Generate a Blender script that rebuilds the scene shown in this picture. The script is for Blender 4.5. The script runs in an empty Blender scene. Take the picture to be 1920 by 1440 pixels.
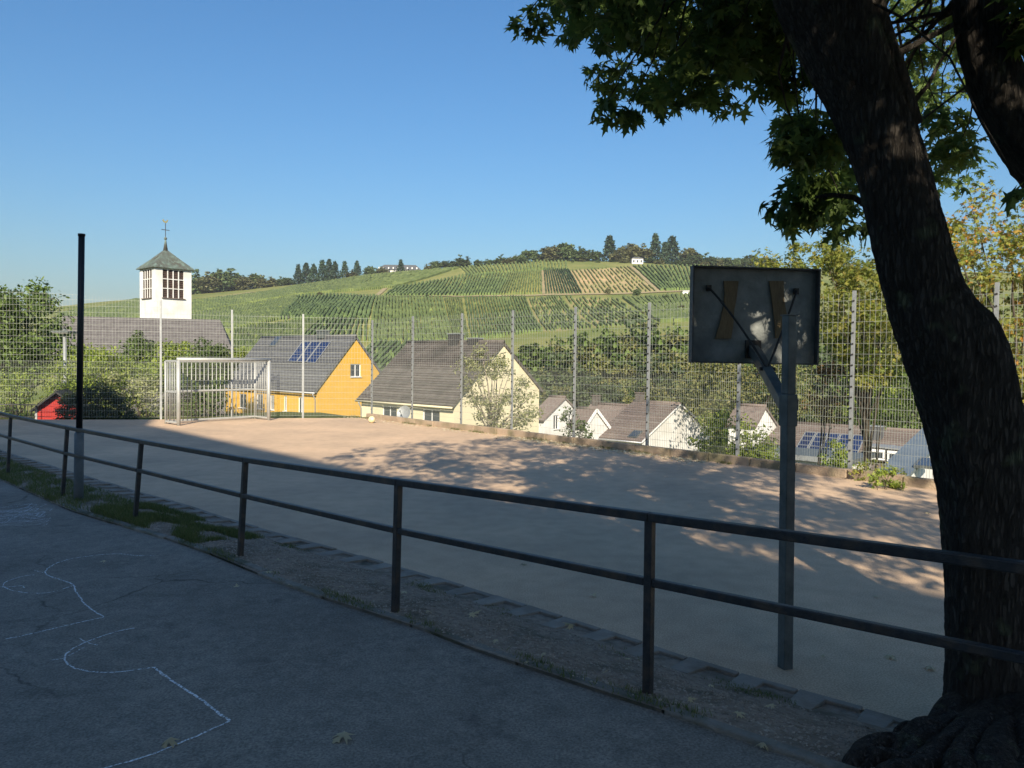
import bpy, bmesh, math, random
import numpy as np
from mathutils import Vector, Matrix

# ------------------------------------------------------------------ camera, world, sun
SC = bpy.context.scene
COL = SC.collection
FPX, EYE = 1442.0, 2.15
PITCH, ROLL = math.atan(48 / FPX), math.radians(0.7)
FW = np.array([0, math.cos(PITCH), -math.sin(PITCH)])
_r0 = np.array([1.0, 0, 0]); _u0 = np.cross(_r0, FW)
RT = _r0 * math.cos(ROLL) + _u0 * math.sin(ROLL)
UP = np.cross(RT, FW)
CAMP = np.array([0, 0, EYE])
cam = bpy.data.cameras.new('camera'); cam.sensor_fit = 'HORIZONTAL'; cam.sensor_width = 36
cam.lens = FPX / 1920 * 36; cam.clip_start = 0.05; cam.clip_end = 20000
camo = bpy.data.objects.new('camera', cam); COL.objects.link(camo)
camo.matrix_world = Matrix(((RT[0], UP[0], -FW[0], 0), (RT[1], UP[1], -FW[1], 0), (RT[2], UP[2], -FW[2], EYE), (0, 0, 0, 1)))
SC.camera = camo

SUN_EL, SUN_AZ = 30.0, 180.0          # sun stands behind the camera
world = bpy.data.worlds.new('World'); SC.world = world; world.use_nodes = True
wn = world.node_tree
bg = wn.nodes['Background']
sky = wn.nodes.new('ShaderNodeTexSky'); sky.sky_type = 'NISHITA'; sky.sun_disc = False
sky.sun_elevation = math.radians(SUN_EL); sky.sun_rotation = math.radians(SUN_AZ)
sky.air_density = 1.5; sky.dust_density = 1.7; sky.ozone_density = 9.0; sky.altitude = 0
hsv = wn.nodes.new('ShaderNodeHueSaturation'); hsv.inputs['Saturation'].default_value = 1.09
wn.links.new(sky.outputs[0], hsv.inputs['Color']); wn.links.new(hsv.outputs[0], bg.inputs[0]); bg.inputs[1].default_value = 0.05
sun = bpy.data.lights.new('sun', 'SUN'); sun.energy = 3.2; sun.angle = math.radians(0.55); sun.color = (1.0, 0.88, 0.70)
suno = bpy.data.objects.new('sun', sun); COL.objects.link(suno)
suno.rotation_euler = (math.radians(90 - SUN_EL), 0, math.radians(180 - SUN_AZ)); suno.location = (0, -30, 40)
SC.view_settings.view_transform = 'Standard'; SC.view_settings.look = 'None'
SC.view_settings.exposure = 1.48; SC.view_settings.gamma = 1.0; SC.view_settings.use_curve_mapping = False
SC.cycles.max_bounces = 6; SC.cycles.diffuse_bounces = 4; SC.cycles.glossy_bounces = 3
SC.cycles.transparent_max_bounces = 8; SC.cycles.transmission_bounces = 4
SC.cycles.use_denoising = True

R = np.random.default_rng(7)
random.seed(7)

# ------------------------------------------------------------------ measuring helpers (photo pixel -> place on a known surface)
def ray(px, py): return FW + RT * (px - 960) / FPX - UP * (py - 720) / FPX
def G(px, py, z=0.0):
    d = ray(px, py); return CAMP + d * ((z - EYE) / d[2])
def D(px, py, Y):
    d = ray(px, py); return CAMP + d * (Y / d[1])
def PL(px, py, p0, n):
    d = ray(px, py); n = np.asarray(n, float); return CAMP + d * (((np.asarray(p0) - CAMP) @ n) / (d @ n))
def proj(p):
    q = np.asarray(p) - CAMP; z = q @ FW
    return (960 + FPX * (q @ RT) / z, 720 - FPX * (q @ UP) / z, z)
def yard_z(x, y): return 0.28 + 0.0145 * (x - 0.77) - 0.0125 * (y - 4.33)
def GY(px, py, dz=0.0):
    z = 0.2
    for _ in range(8):
        p = G(px, py, z); z = yard_z(p[0], p[1]) + dz
    return np.array([p[0], p[1], z])

# ------------------------------------------------------------------ object helpers
class MB:
    """collects faces for ONE mesh object"""
    def __init__(s): s.v = []; s.f = []; s.m = []
    def add(s, vs, fs, mi=0):
        o = len(s.v); s.v += [tuple(map(float, p)) for p in vs]
        for f in fs: s.f.append(tuple(o + i for i in f)); s.m.append(mi)
        return s
    def quad(s, a, b, c, d, mi=0): return s.add([a, b, c, d], [(0, 1, 2, 3)], mi)
    def hexa(s, p, mi=0):
        return s.add(p, [(3, 2, 1, 0), (4, 5, 6, 7), (0, 1, 5, 4), (1, 2, 6, 5), (2, 3, 7, 6), (3, 0, 4, 7)], mi)
    def obox(s, c, ax, ay, az, mi=0):
        c = np.asarray(c, float); ax = np.asarray(ax, float) / 2; ay = np.asarray(ay, float) / 2; az = np.asarray(az, float) / 2
        return s.hexa([c - ax - ay - az, c + ax - ay - az, c + ax + ay - az, c - ax + ay - az, c - ax - ay + az, c + ax - ay + az, c + ax + ay + az, c - ax + ay + az], mi)
    def box(s, x0, y0, z0, x1, y1, z1, mi=0):
        return s.obox(((x0 + x1) / 2, (y0 + y1) / 2, (z0 + z1) / 2), (x1 - x0, 0, 0), (0, y1 - y0, 0), (0, 0, z1 - z0), mi)
    def bar(s, a, b, w, h, up=(0, 0, 1), mi=0):
        a = np.asarray(a, float); b = np.asarray(b, float); d = b - a
        n = np.cross(d, up); ln = np.linalg.norm(n)
        n = n / ln if ln > 1e-9 else np.array([1.0, 0, 0])
        u = np.cross(n, d); u /= np.linalg.norm(u)
        return s.obox((a + b) / 2, d, n * w, u * h, mi)
    def tube(s, pts, rad, n=8, mi=0, cap=True, jit=0.0, rng=None):
        pts = [np.asarray(p, float) for p in pts]
        if not hasattr(rad, '__len__'): rad = [rad] * len(pts)
        o = len(s.v); prev = None
        for i, p in enumerate(pts):
            t = pts[min(i + 1, len(pts) - 1)] - pts[max(i - 1, 0)]; t = t / (np.linalg.norm(t) + 1e-12)
            if prev is None:
                a = np.cross(t, (0, 0, 1.0)) if abs(t[2]) < .9 else np.cross(t, (0, 1.0, 0))
            else: a = prev - t * (prev @ t)
            a = a / np.linalg.norm(a); prev = a; b = np.cross(t, a)
            for k in range(n):
                an = 2 * math.pi * k / n; r = rad[i]
                if jit: r *= 1 + jit * (rng.random() - .5)
                s.v.append(tuple(p + (a * math.cos(an) + b * math.sin(an)) * r))
        for i in range(len(pts) - 1):
            for k in range(n):
                q = o + i * n; k2 = (k + 1) % n
                s.f.append((q + k, q + k2, q + n + k2, q + n + k)); s.m.append(mi)
        if cap:
            s.f.append(tuple(o + k for k in range(n))[::-1]); s.m.append(mi)
            s.f.append(tuple(o + (len(pts) - 1) * n + k for k in range(n))); s.m.append(mi)
        return s
    def ball(s, c, r, nu=10, nv=6, mi=0):
        c = np.asarray(c, float); r = np.asarray(r if hasattr(r, '__len__') else (r, r, r), float); o = len(s.v)
        s.v.append(tuple(c + (0, 0, r[2])))
        for i in range(1, nv):
            t = math.pi * i / nv
            for k in range(nu):
                a = 2 * math.pi * k / nu
                s.v.append(tuple(c + r * (math.sin(t) * math.cos(a), math.sin(t) * math.sin(a), math.cos(t))))
        s.v.append(tuple(c - (0, 0, r[2]))); last = len(s.v) - 1
        for k in range(nu):
            s.f.append((o, o + 1 + k, o + 1 + (k + 1) % nu)); s.m.append(mi)
            q = o + 1 + (nv - 2) * nu; s.f.append((last, q + (k + 1) % nu, q + k)); s.m.append(mi)
        for i in range(nv - 2):
            for k in range(nu):
                q = o + 1 + i * nu; k2 = (k + 1) % nu
                s.f.append((q + k, q + nu + k, q + nu + k2, q + k2)); s.m.append(mi)
        return s
    def mesh(s, name, mats, smooth=False):
        me = bpy.data.meshes.new(name); me.from_pydata(s.v, [], s.f)
        for m in (mats if isinstance(mats, (list, tuple)) else [mats]): me.materials.append(m)
        me.polygons.foreach_set('material_index', s.m)
        if smooth: me.polygons.foreach_set('use_smooth', [True] * len(s.f))
        me.update(); return me
    def build(s, name, mats, parent=None, smooth=False, bevel=0, **kw):
        return link(name, s.mesh(name, mats, smooth), parent, bevel=bevel, **kw)

def link(name, me, parent=None, label=None, cat=None, group=None, kind=None, bevel=0):
    o = bpy.data.objects.new(name, me); COL.objects.link(o)
    if parent is not None:
        o.parent = parent; o.matrix_parent_inverse = parent.matrix_world.inverted()
    tag(o, label, cat, group, kind)
    if bevel:
        b = o.modifiers.new('bevel', 'BEVEL'); b.width = bevel; b.segments = 2; b.limit_method = 'ANGLE'
    return o
def tag(o, label=None, cat=None, group=None, kind=None):
    if label: o['label'] = label
    if cat: o['category'] = cat
    if group: o['group'] = group
    if kind: o['kind'] = kind
    return o
def thing(name, label, cat, loc=(0, 0, 0), group=None):
    o = bpy.data.objects.new(name, None); COL.objects.link(o)
    o.empty_display_size = .2; o.location = tuple(map(float, loc))
    o.matrix_world = Matrix.Translation(o.location)
    return tag(o, label, cat, group)

# ------------------------------------------------------------------ materials
def new_mat(name):
    m = bpy.data.materials.new(name); m.use_nodes = True
    nt = m.node_tree; return m, nt, nt.nodes['Principled BSDF'], nt.nodes, nt.links
def mat(name, c1, c2=None, scale=4.0, rough=.8, bump=0.0, bscale=None, metal=0.0, detail=6, spec=.3, c3=None, scale3=1.0, stretch=None, objrand=0.0):
    m, nt, p, N, L = new_mat(name)
    p.inputs['Roughness'].default_value = rough; p.inputs['Metallic'].default_value = metal
    p.inputs['Specular IOR Level'].default_value = spec
    p.inputs['Base Color'].default_value = (*c1, 1)
    tc = N.new('ShaderNodeTexCoord'); vec = tc.outputs['Object']
    if stretch:
        mp = N.new('ShaderNodeMapping'); mp.inputs['Scale'].default_value = stretch; L.new(vec, mp.inputs[0]); vec = mp.outputs[0]
    col = None
    if c2:
        n = N.new('ShaderNodeTexNoise'); n.inputs['Scale'].default_value = scale; n.inputs['Detail'].default_value = detail
        n.inputs['Roughness'].default_value = .65; L.new(vec, n.inputs[0])
        r = N.new('ShaderNodeValToRGB'); r.color_ramp.elements[0].position = .35; r.color_ramp.elements[1].position = .65
        r.color_ramp.elements[0].color = (*c1, 1); r.color_ramp.elements[1].color = (*c2, 1)
        L.new(n.outputs[0], r.inputs[0]); col = r.outputs[0]
    if c3:
        n3 = N.new('ShaderNodeTexNoise'); n3.inputs['Scale'].default_value = scale3; n3.inputs['Detail'].default_value = 4; L.new(vec, n3.inputs[0])
        r3 = N.new('ShaderNodeValToRGB'); r3.color_ramp.elements[0].position = .48; r3.color_ramp.elements[1].position = .68
        r3.color_ramp.elements[0].color = (0, 0, 0, 1); r3.color_ramp.elements[1].color = (1, 1, 1, 1); L.new(n3.outputs[0], r3.inputs[0])
        mx = N.new('ShaderNodeMixRGB'); L.new(r3.outputs[0], mx.inputs[0]); L.new(col, mx.inputs[1]); mx.inputs[2].default_value = (*c3, 1); col = mx.outputs[0]
    if objrand and col is not None:
        oi = N.new('ShaderNodeObjectInfo'); hs = N.new('ShaderNodeHueSaturation')
        ma = N.new('ShaderNodeMapRange'); ma.inputs[3].default_value = 1 - objrand; ma.inputs[4].default_value = 1 + objrand
        L.new(oi.outputs['Random'], ma.inputs[0]); L.new(ma.outputs[0], hs.inputs['Value']); L.new(col, hs.inputs['Color']); col = hs.outputs[0]
    if col is not None: L.new(col, p.inputs['Base Color'])
    if bump:
        nb = N.new('ShaderNodeTexNoise'); nb.inputs['Scale'].default_value = bscale or scale * 6; nb.inputs['Detail'].default_value = 5; L.new(vec, nb.inputs[0])
        b = N.new('ShaderNodeBump'); b.inputs['Strength'].default_value = min(1, bump); b.inputs['Distance'].default_value = .02
        L.new(nb.outputs[0], b.inputs['Height']); L.new(b.outputs[0], p.inputs['Normal'])
    return m
def leaf_mat(name, cols, transl=.35, rough=.55, objrand=.18):
    m, nt, p, N, L = new_mat(name)
    g = N.new('ShaderNodeNewGeometry'); r = N.new('ShaderNodeValToRGB'); L.new(g.outputs['Random Per Island'], r.inputs[0])
    e = r.color_ramp.elements
    while len(e) < len(cols): e.new(.5)
    for i, c in enumerate(cols): e[i].position = i / (len(cols) - 1); e[i].color = (*c, 1)
    oi = N.new('ShaderNodeObjectInfo'); hs = N.new('ShaderNodeHueSaturation')
    ma = N.new('ShaderNodeMapRange'); ma.inputs[3].default_value = 1 - objrand; ma.inputs[4].default_value = 1 + objrand
    L.new(oi.outputs['Random'], ma.inputs[0]); L.new(ma.outputs[0], hs.inputs['Value']); L.new(r.outputs[0], hs.inputs['Color'])
    p.inputs['Roughness'].default_value = rough; p.inputs['Specular IOR Level'].default_value = .25
    t = N.new('ShaderNodeBsdfTranslucent'); mx = N.new('ShaderNodeMixShader'); mx.inputs[0].default_value = transl
    L.new(hs.outputs[0], p.inputs['Base Color']); L.new(hs.outputs[0], t.inputs[0])
    L.new(p.outputs[0], mx.inputs[1]); L.new(t.outputs[0], mx.inputs[2]); L.new(mx.outputs[0], N['Material Output'].inputs[0])
    return m

M = {}
M['asphalt'] = None
M['dirt'] = mat('dirt', (.2, .15, .108), (.34, .265, .2), 14, .95, 1, 60, c3=(.12, .1, .07), scale3=3)
M['stone'] = mat('edging_concrete', (.22, .19, .155), (.29, .25, .205), 6, .9, .5, 60, c3=(.2, .16, .12), scale3=5, objrand=.12)
M['kerb'] = mat('kerb_concrete', (.16, .15, .125), (.25, .225, .19), 5, .9, .8, 40, c3=(.09, .09, .055), scale3=3, objrand=.12)
M['lowwall'] = mat('low_wall_concrete', (.28, .21, .15), (.36, .28, .2), 4, .9, .8, 30, c3=(.17, .15, .09), scale3=2, objrand=.1)
M['black_steel'] = mat('black_painted_steel', (.02, .022, .026), (.038, .04, .042), 30, .45, .3, 120, metal=.3, spec=.5, c3=(.075, .058, .045), scale3=9)
M['galv'] = mat('galvanised_steel', (.25, .265, .27), (.33, .345, .345), 9, .55, 0, metal=.4, spec=.5)
M['galv_dark'] = mat('weathered_galvanised', (.085, .1, .1), (.15, .165, .16), 7, .6, .2, 60, metal=.35, spec=.4)
M['wire'] = mat('zinc_wire', (.34, .36, .325), None, rough=.5, metal=.3, spec=.5)
M['alu'] = mat('goal_aluminium', (.35, .36, .345), (.43, .435, .415), 6, .5, 0, metal=.25, spec=.5)
M['board'] = mat('backboard_plate', (.17, .185, .18), (.24, .255, .245), 9, .8, .2, 50, c3=(.13, .14, .14), scale3=4)
M['board_frame'] = mat('backboard_frame', (.06, .065, .065), (.1, .1, .1), 12, .6)
M['tan_strip'] = mat('worn_timber', (.13, .095, .055), (.2, .15, .085), 14, .8, .3, 50, stretch=(6, 6, 1))
M['dark_iron'] = mat('dark_iron', (.02, .02, .02), (.045, .04, .035), 20, .6, .2)
M['pole_black'] = mat('black_pole', (.008, .01, .01), (.016, .018, .018), 8, .45)
M['pole_grey'] = mat('blue_grey_sleeve', (.1, .125, .14), (.16, .185, .2), 6, .6, .2, 60)
M['white'] = mat('white_render', (.68, .68, .66), (.62, .62, .595), 1.5, .9, .1, 30, c3=(.56, .55, .51), scale3=.5)
M['cream'] = mat('cream_render', (.66, .6, .41), (.61, .55, .375), 1.2, .9, .1, 30)
M['yellow'] = mat('yellow_render', (.56, .34, .06), (.52, .315, .055), 1.2, .9, .1, 30)
M['slate'] = mat('grey_concrete_tile', (.078, .081, .085), (.108, .112, .117), 2.5, .75, .2, 40, objrand=.16)
M['old_tile'] = mat('old_brown_tile', (.08, .07, .063), (.122, .108, .097), 3.2, .9, .4, 30, c3=(.06, .055, .05), scale3=.6, objrand=.14)
M['brown_tile'] = mat('brown_tile', (.13, .103, .09), (.185, .152, .133), 4, .9, .4, 26, objrand=.14)
M['nave'] = mat('slate_nave', (.088, .082, .082), (.128, .12, .118), 1.4, .9, .3, 12)
M['copper'] = mat('patina_copper', (.1, .135, .118), (.07, .066, .055), .5, .7, .2, 6, c3=(.14, .195, .168), scale3=1.2, stretch=(1.5, 1.5, .6))
M['louvre'] = mat('dark_louvre', (.05, .032, .026), (.075, .05, .04), 3, .8)
M['frame_white'] = mat('window_frame_white', (.75, .75, .73))
M['frame_brown'] = mat('window_frame_brown', (.15, .1, .07))
M['glass'] = mat('window_glass', (.045, .055, .065), None, rough=.08, spec=.8)
M['solar'] = mat('solar_cell', (.012, .02, .06), (.02, .03, .08), 3, .12, spec=.8)
M['gutter'] = mat('gutter_zinc', (.42, .43, .44), rough=.5, metal=.5)
M['red'] = mat('red_board', (.43, .04, .032), (.34, .032, .028), 6, .8, .2)
M['tar'] = mat('tar_roof', (.03, .03, .032), (.06, .058, .055), 5, .9, .4)
M['bluegrey_metal'] = mat('bluegrey_metal_roof', (.11, .14, .165), (.15, .185, .21), 1.5, .5, metal=.2, spec=.5)
M['gold'] = mat('gilded', (.8, .6, .2), rough=.3, metal=.8)
M['bark'] = None
M['twig'] = mat('twig_bark', (.05, .04, .03), (.09, .075, .055), 12, .9, .3)
M['palebark'] = mat('pale_bark', (.22, .19, .15), (.32, .28, .22), 8, .9, .3)
M['chalkball'] = mat('ball_leather', (.62, .5, .24), (.75, .68, .5), 18, .6)
M['orange'] = mat('orange_plastic', (.7, .2, .05))
M['school'] = mat('school_render', (.72, .7, .66), (.66, .64, .6), 1.5, .9)

def bark_mat():
    m, nt, p, N, L = new_mat('maple_bark')
    tc = N.new('ShaderNodeTexCoord'); mp = N.new('ShaderNodeMapping'); mp.inputs['Scale'].default_value = (15, 15, 2.6); L.new(tc.outputs['Object'], mp.inputs[0])
    n = N.new('ShaderNodeTexNoise'); n.inputs['Scale'].default_value = 2.2; n.inputs['Detail'].default_value = 9; n.inputs['Roughness'].default_value = .7; L.new(mp.outputs[0], n.inputs[0])
    r = N.new('ShaderNodeValToRGB'); r.color_ramp.elements[0].position = .3; r.color_ramp.elements[1].position = .72
    r.color_ramp.elements[0].color = (.026, .022, .018, 1); r.color_ramp.elements[1].color = (.092, .08, .068, 1); L.new(n.outputs[0], r.inputs[0])
    li = N.new('ShaderNodeTexNoise'); li.inputs['Scale'].default_value = 7; li.inputs['Detail'].default_value = 6; L.new(tc.outputs['Object'], li.inputs[0])
    lr = N.new('ShaderNodeValToRGB'); lr.color_ramp.elements[0].position = .6; lr.color_ramp.elements[1].position = .72; lr.color_ramp.elements[0].color = (0, 0, 0, 1); L.new(li.outputs[0], lr.inputs[0])
    mx = N.new('ShaderNodeMixRGB'); L.new(lr.outputs[0], mx.inputs[0]); L.new(r.outputs[0], mx.inputs[1]); mx.inputs[2].default_value = (.1, .11, .07, 1)
    L.new(mx.outputs[0], p.inputs['Base Color']); p.inputs['Roughness'].default_value = .95; p.inputs['Specular IOR Level'].default_value = .15
    b = N.new('ShaderNodeBump'); b.inputs['Strength'].default_value = 1; b.inputs['Distance'].default_value = .022; vo = N.new('ShaderNodeTexVoronoi'); vo.feature = 'DISTANCE_TO_EDGE'; vo.inputs['Scale'].default_value = 3.2; wv = N.new('ShaderNodeVectorMath'); wv.operation = 'MULTIPLY_ADD'; wv.inputs[1].default_value = (.5, .5, .5); L.new(n.outputs['Color'], wv.inputs[0]); L.new(mp.outputs[0], wv.inputs[2]); L.new(wv.outputs[0], vo.inputs['Vector']); vr_ = N.new('ShaderNodeMapRange'); vr_.inputs[2].default_value = .22; L.new(vo.outputs['Distance'], vr_.inputs[0]); ad = N.new('ShaderNodeMath'); ad.operation = 'MULTIPLY_ADD'; ad.inputs[1].default_value = .6; L.new(n.outputs[0], ad.inputs[0]); L.new(vr_.outputs[0], ad.inputs[2]); L.new(ad.outputs[0], b.inputs['Height']); L.new(b.outputs[0], p.inputs['Normal'])
    return m
M['bark'] = bark_mat()
def court_mat():
    m, nt, p, N, L = new_mat('court_gravel')
    tc = N.new('ShaderNodeTexCoord'); v = tc.outputs['Object']
    def noise(s, d=4):
        n = N.new('ShaderNodeTexNoise'); n.inputs['Scale'].default_value = s; n.inputs['Detail'].default_value = d; L.new(v, n.inputs[0]); return n.outputs[0]
    r = N.new('ShaderNodeValToRGB'); r.color_ramp.elements[0].position = .35; r.color_ramp.elements[1].position = .66
    r.color_ramp.elements[0].color = (.46, .33, .22, 1); r.color_ramp.elements[1].color = (.7, .52, .36, 1); L.new(noise(80, 3), r.inputs[0])
    r2 = N.new('ShaderNodeValToRGB'); r2.color_ramp.elements[0].position = .3; r2.color_ramp.elements[1].position = .75
    r2.color_ramp.elements[0].color = (.76, .77, .78, 1); r2.color_ramp.elements[1].color = (1.1, 1.07, 1.03, 1); L.new(noise(.5, 5), r2.inputs[0])
    mx = N.new('ShaderNodeMixRGB'); mx.blend_type = 'MULTIPLY'; mx.inputs[0].default_value = 1; L.new(r.outputs[0], mx.inputs[1]); L.new(r2.outputs[0], mx.inputs[2])
    r4 = N.new('ShaderNodeValToRGB'); r4.color_ramp.elements[0].position = .34; r4.color_ramp.elements[1].position = .62; r4.color_ramp.elements[0].color = (.91, .91, .91, 1); r4.color_ramp.elements[1].color = (1.03, 1.03, 1.03, 1)
    L.new(noise(4.5, 7), r4.inputs[0]); m4 = N.new('ShaderNodeMixRGB'); m4.blend_type = 'MULTIPLY'; m4.inputs[0].default_value = 1; L.new(mx.outputs[0], m4.inputs[1]); L.new(r4.outputs[0], m4.inputs[2])
    L.new(m4.outputs[0], p.inputs['Base Color']); p.inputs['Roughness'].default_value = .92; p.inputs['Specular IOR Level'].default_value = .15
    b = N.new('ShaderNodeBump'); b.inputs['Strength'].default_value = .4; b.inputs['Distance'].default_value = .004; L.new(noise(110, 2), b.inputs['Height']); L.new(b.outputs[0], p.inputs['Normal'])
    return m
M['court'] = court_mat()
def asphalt_mat():
    m, nt, p, N, L = new_mat('yard_asphalt')
    tc = N.new('ShaderNodeTexCoord'); v = tc.outputs['Object']
    def noise(sc, d, lo, hi, c0, c1):
        n = N.new('ShaderNodeTexNoise'); n.inputs['Scale'].default_value = sc; n.inputs['Detail'].default_value = d; n.inputs['Roughness'].default_value = .7; L.new(v, n.inputs[0])
        r = N.new('ShaderNodeValToRGB'); r.color_ramp.elements[0].position = lo; r.color_ramp.elements[1].position = hi
        r.color_ramp.elements[0].color = (*c0, 1); r.color_ramp.elements[1].color = (*c1, 1); L.new(n.outputs[0], r.inputs[0]); return r.outputs[0], n.outputs[0]
    def mul(a, b):
        x = N.new('ShaderNodeMixRGB'); x.blend_type = 'MULTIPLY'; x.inputs[0].default_value = 1; L.new(a, x.inputs[1]); L.new(b, x.inputs[2]); return x.outputs[0]
    base, _ = noise(.8, 6, .3, .72, (.175, .156, .132), (.275, .248, .21))
    mott, _ = noise(9, 5, .3, .7, (.8, .8, .8), (1.2, 1.18, 1.15))
    fine, fo = noise(75, 3, .3, .7, (.55, .56, .57), (1.4, 1.38, 1.35))
    stain, _ = noise(2.6, 3, .6, .72, (1, 1, 1), (.72, .72, .74))
    vo = N.new('ShaderNodeTexVoronoi'); vo.feature = 'DISTANCE_TO_EDGE'; vo.inputs['Scale'].default_value = .55
    wn_ = N.new('ShaderNodeTexNoise'); wn_.inputs['Scale'].default_value = 2.2; wn_.inputs['Detail'].default_value = 6; L.new(v, wn_.inputs[0])
    wm = N.new('ShaderNodeVectorMath'); wm.operation = 'MULTIPLY_ADD'; wm.inputs[1].default_value = (.55, .55, 0); L.new(wn_.outputs['Color'], wm.inputs[0]); L.new(v, wm.inputs[2]); L.new(wm.outputs[0], vo.inputs['Vector'])
    ck = N.new('ShaderNodeMapRange'); ck.inputs[1].default_value = 0; ck.inputs[2].default_value = .009; ck.inputs[3].default_value = .45; ck.inputs[4].default_value = 1; L.new(vo.outputs['Distance'], ck.inputs[0])
    mk, _ = noise(.45, 3, .5, .58, (0, 0, 0), (1, 1, 1))
    cm = N.new('ShaderNodeMixRGB'); cm.inputs[1].default_value = (1, 1, 1, 1); L.new(mk, cm.inputs[0]); L.new(ck.outputs[0], cm.inputs[2])
    L.new(mul(mul(mul(mul(base, mott), fine), stain), cm.outputs[0]), p.inputs['Base Color']); p.inputs['Roughness'].default_value = .9; p.inputs['Specular IOR Level'].default_value = .2
    b = N.new('ShaderNodeBump'); b.inputs['Strength'].default_value = .6; b.inputs['Distance'].default_value = .006; L.new(fo, b.inputs['Height']); L.new(b.outputs[0], p.inputs['Normal'])
    return m
M['asphalt'] = asphalt_mat()
def chalk_mat():
    m, nt, p, N, L = new_mat('chalk')
    p.inputs['Base Color'].default_value = (.85, .86, .86, 1); p.inputs['Roughness'].default_value = 1
    tc = N.new('ShaderNodeTexCoord'); n = N.new('ShaderNodeTexNoise'); n.inputs['Scale'].default_value = 70; n.inputs['Detail'].default_value = 4; L.new(tc.outputs['Object'], n.inputs[0])
    r = N.new('ShaderNodeValToRGB'); r.color_ramp.elements[0].position = .36; r.color_ramp.elements[1].position = .58; r.color_ramp.elements[0].color = (.08, .08, .08, 1); r.color_ramp.elements[1].color = (.9, .9, .9, 1); L.new(n.outputs[0], r.inputs[0])
    t = N.new('ShaderNodeBsdfTransparent'); mx = N.new('ShaderNodeMixShader'); L.new(r.outputs[0], mx.inputs[0]); L.new(t.outputs[0], mx.inputs[1]); L.new(p.outputs[0], mx.inputs[2]); L.new(mx.outputs[0], N['Material Output'].inputs[0])
    return m
M['chalk'] = chalk_mat()

LEAF = {
    'maple': leaf_mat('maple_leaf', [(.05, .085, .022), (.075, .12, .03), (.1, .155, .036), (.14, .185, .045)], .5),
    'gold': leaf_mat('turning_leaf', [(.14, .19, .04), (.21, .26, .05), (.29, .31, .06), (.37, .35, .075), (.17, .22, .045), (.33, .26, .06)], .45),
    'amber': leaf_mat('amber_leaf', [(.17, .22, .045), (.25, .29, .06), (.35, .34, .07), (.2, .25, .05), (.42, .3, .06), (.48, .22, .05)], .45),
    'green': leaf_mat('green_leaf', [(0.045, 0.075, 0.021), (0.083, 0.128, 0.03), (0.12, 0.173, 0.042), (0.075, 0.112, 0.03)], .3),
    'lime': leaf_mat('lime_leaf', [(0.136, 0.204, 0.034), (0.221, 0.289, 0.048), (0.289, 0.34, 0.06), (0.119, 0.17, 0.037)], .35),
    'olive': leaf_mat('olive_leaf', [(0.09, 0.112, 0.038), (0.15, 0.165, 0.053), (0.21, 0.195, 0.075), (0.105, 0.135, 0.045)], .3),
    'pale': leaf_mat('pale_leaf', [(.26, .28, .11), (.36, .37, .18), (.2, .23, .08), (.42, .42, .24)], .35),
    'far': leaf_mat('far_leaf', [(0.048, 0.076, 0.031), (0.076, 0.116, 0.041), (0.111, 0.145, 0.051)], .15, objrand=.3),
    'farolive': leaf_mat('far_olive_leaf', [(0.09, 0.105, 0.045), (0.15, 0.143, 0.06), (0.12, 0.135, 0.053)], .15, objrand=.3),
    'farwood': leaf_mat('wood_leaf', [(.045, .07, .03), (.07, .1, .04), (.1, .12, .05)], .2, objrand=.3),
    'conifer': leaf_mat('conifer_needles', [(0.019, 0.042, 0.024), (0.035, 0.064, 0.032), (0.048, 0.08, 0.042)], .08, objrand=.25),
    'ivy': leaf_mat('shaded_ivy_leaf', [(0.026, 0.039, 0.016), (0.046, 0.065, 0.021), (0.065, 0.085, 0.026)], .25),  # dark tone carries the building's shade on the bush by the playhouse
    'rust': leaf_mat('rust_leaf', [(.16, .09, .04), (.22, .13, .05), (.13, .12, .035)], .3),
    'dry': leaf_mat('dry_leaf', [(.55, .47, .28), (.75, .7, .5), (.48, .36, .18), (.8, .76, .58)], .2),
    'grass': leaf_mat('grass_blade', [(.07, .1, .028), (.11, .14, .04), (.17, .165, .065)], .3),
}

# ------------------------------------------------------------------ leaf cloud builder
MAPLE = np.array([(0, 0), (.1, .02), (.42, -.2), (.24, .1), (.6, .18), (.4, .3), (.68, .56), (.17, .36), (.16, .55), (.3, .72), (.12, .74), (0, 1.08)])
MAPLE = np.vstack([MAPLE, [(-x, y) for x, y in MAPLE[-2:0:-1]]])
def template(kind):
    if kind == 'maple':
        pts = np.vstack([[(0, .28)], MAPLE]); n = len(MAPLE)
        v = np.column_stack([pts[:, 0], pts[:, 1], -.35 * np.abs(pts[:, 0]) ** 1.3 - .18 * (pts[:, 1] - .3) ** 2])
        f = np.array([(0, 1 + i, 1 + (i + 1) % n) for i in range(n)])
    elif kind == 'oval':
        v = np.array([(0, 0, 0), (.26, .3, -.06), (.24, .68, -.07), (0, 1, -.05), (-.24, .68, -.07), (-.26, .3, -.06)], float)
        f = np.array([(0, 1, 2), (0, 2, 3), (0, 3, 4), (0, 4, 5)])
    elif kind == 'clump':     # a small ragged spray, for far crowns
        v = np.array([(0, 0, 0), (.5, .15, .1), (.3, .55, -.12), (.55, .9, .05), (0, .75, .15), (-.45, 1.0, -.1), (-.3, .5, .1), (-.55, .2, -.05)], float)
        f = np.array([(0, 1, 2), (2, 3, 4), (0, 2, 4), (4, 5, 6), (0, 4, 6), (0, 6, 7)])
    return v, f
TPL = {k: template(k) for k in ('maple', 'oval', 'clump')}
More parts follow.
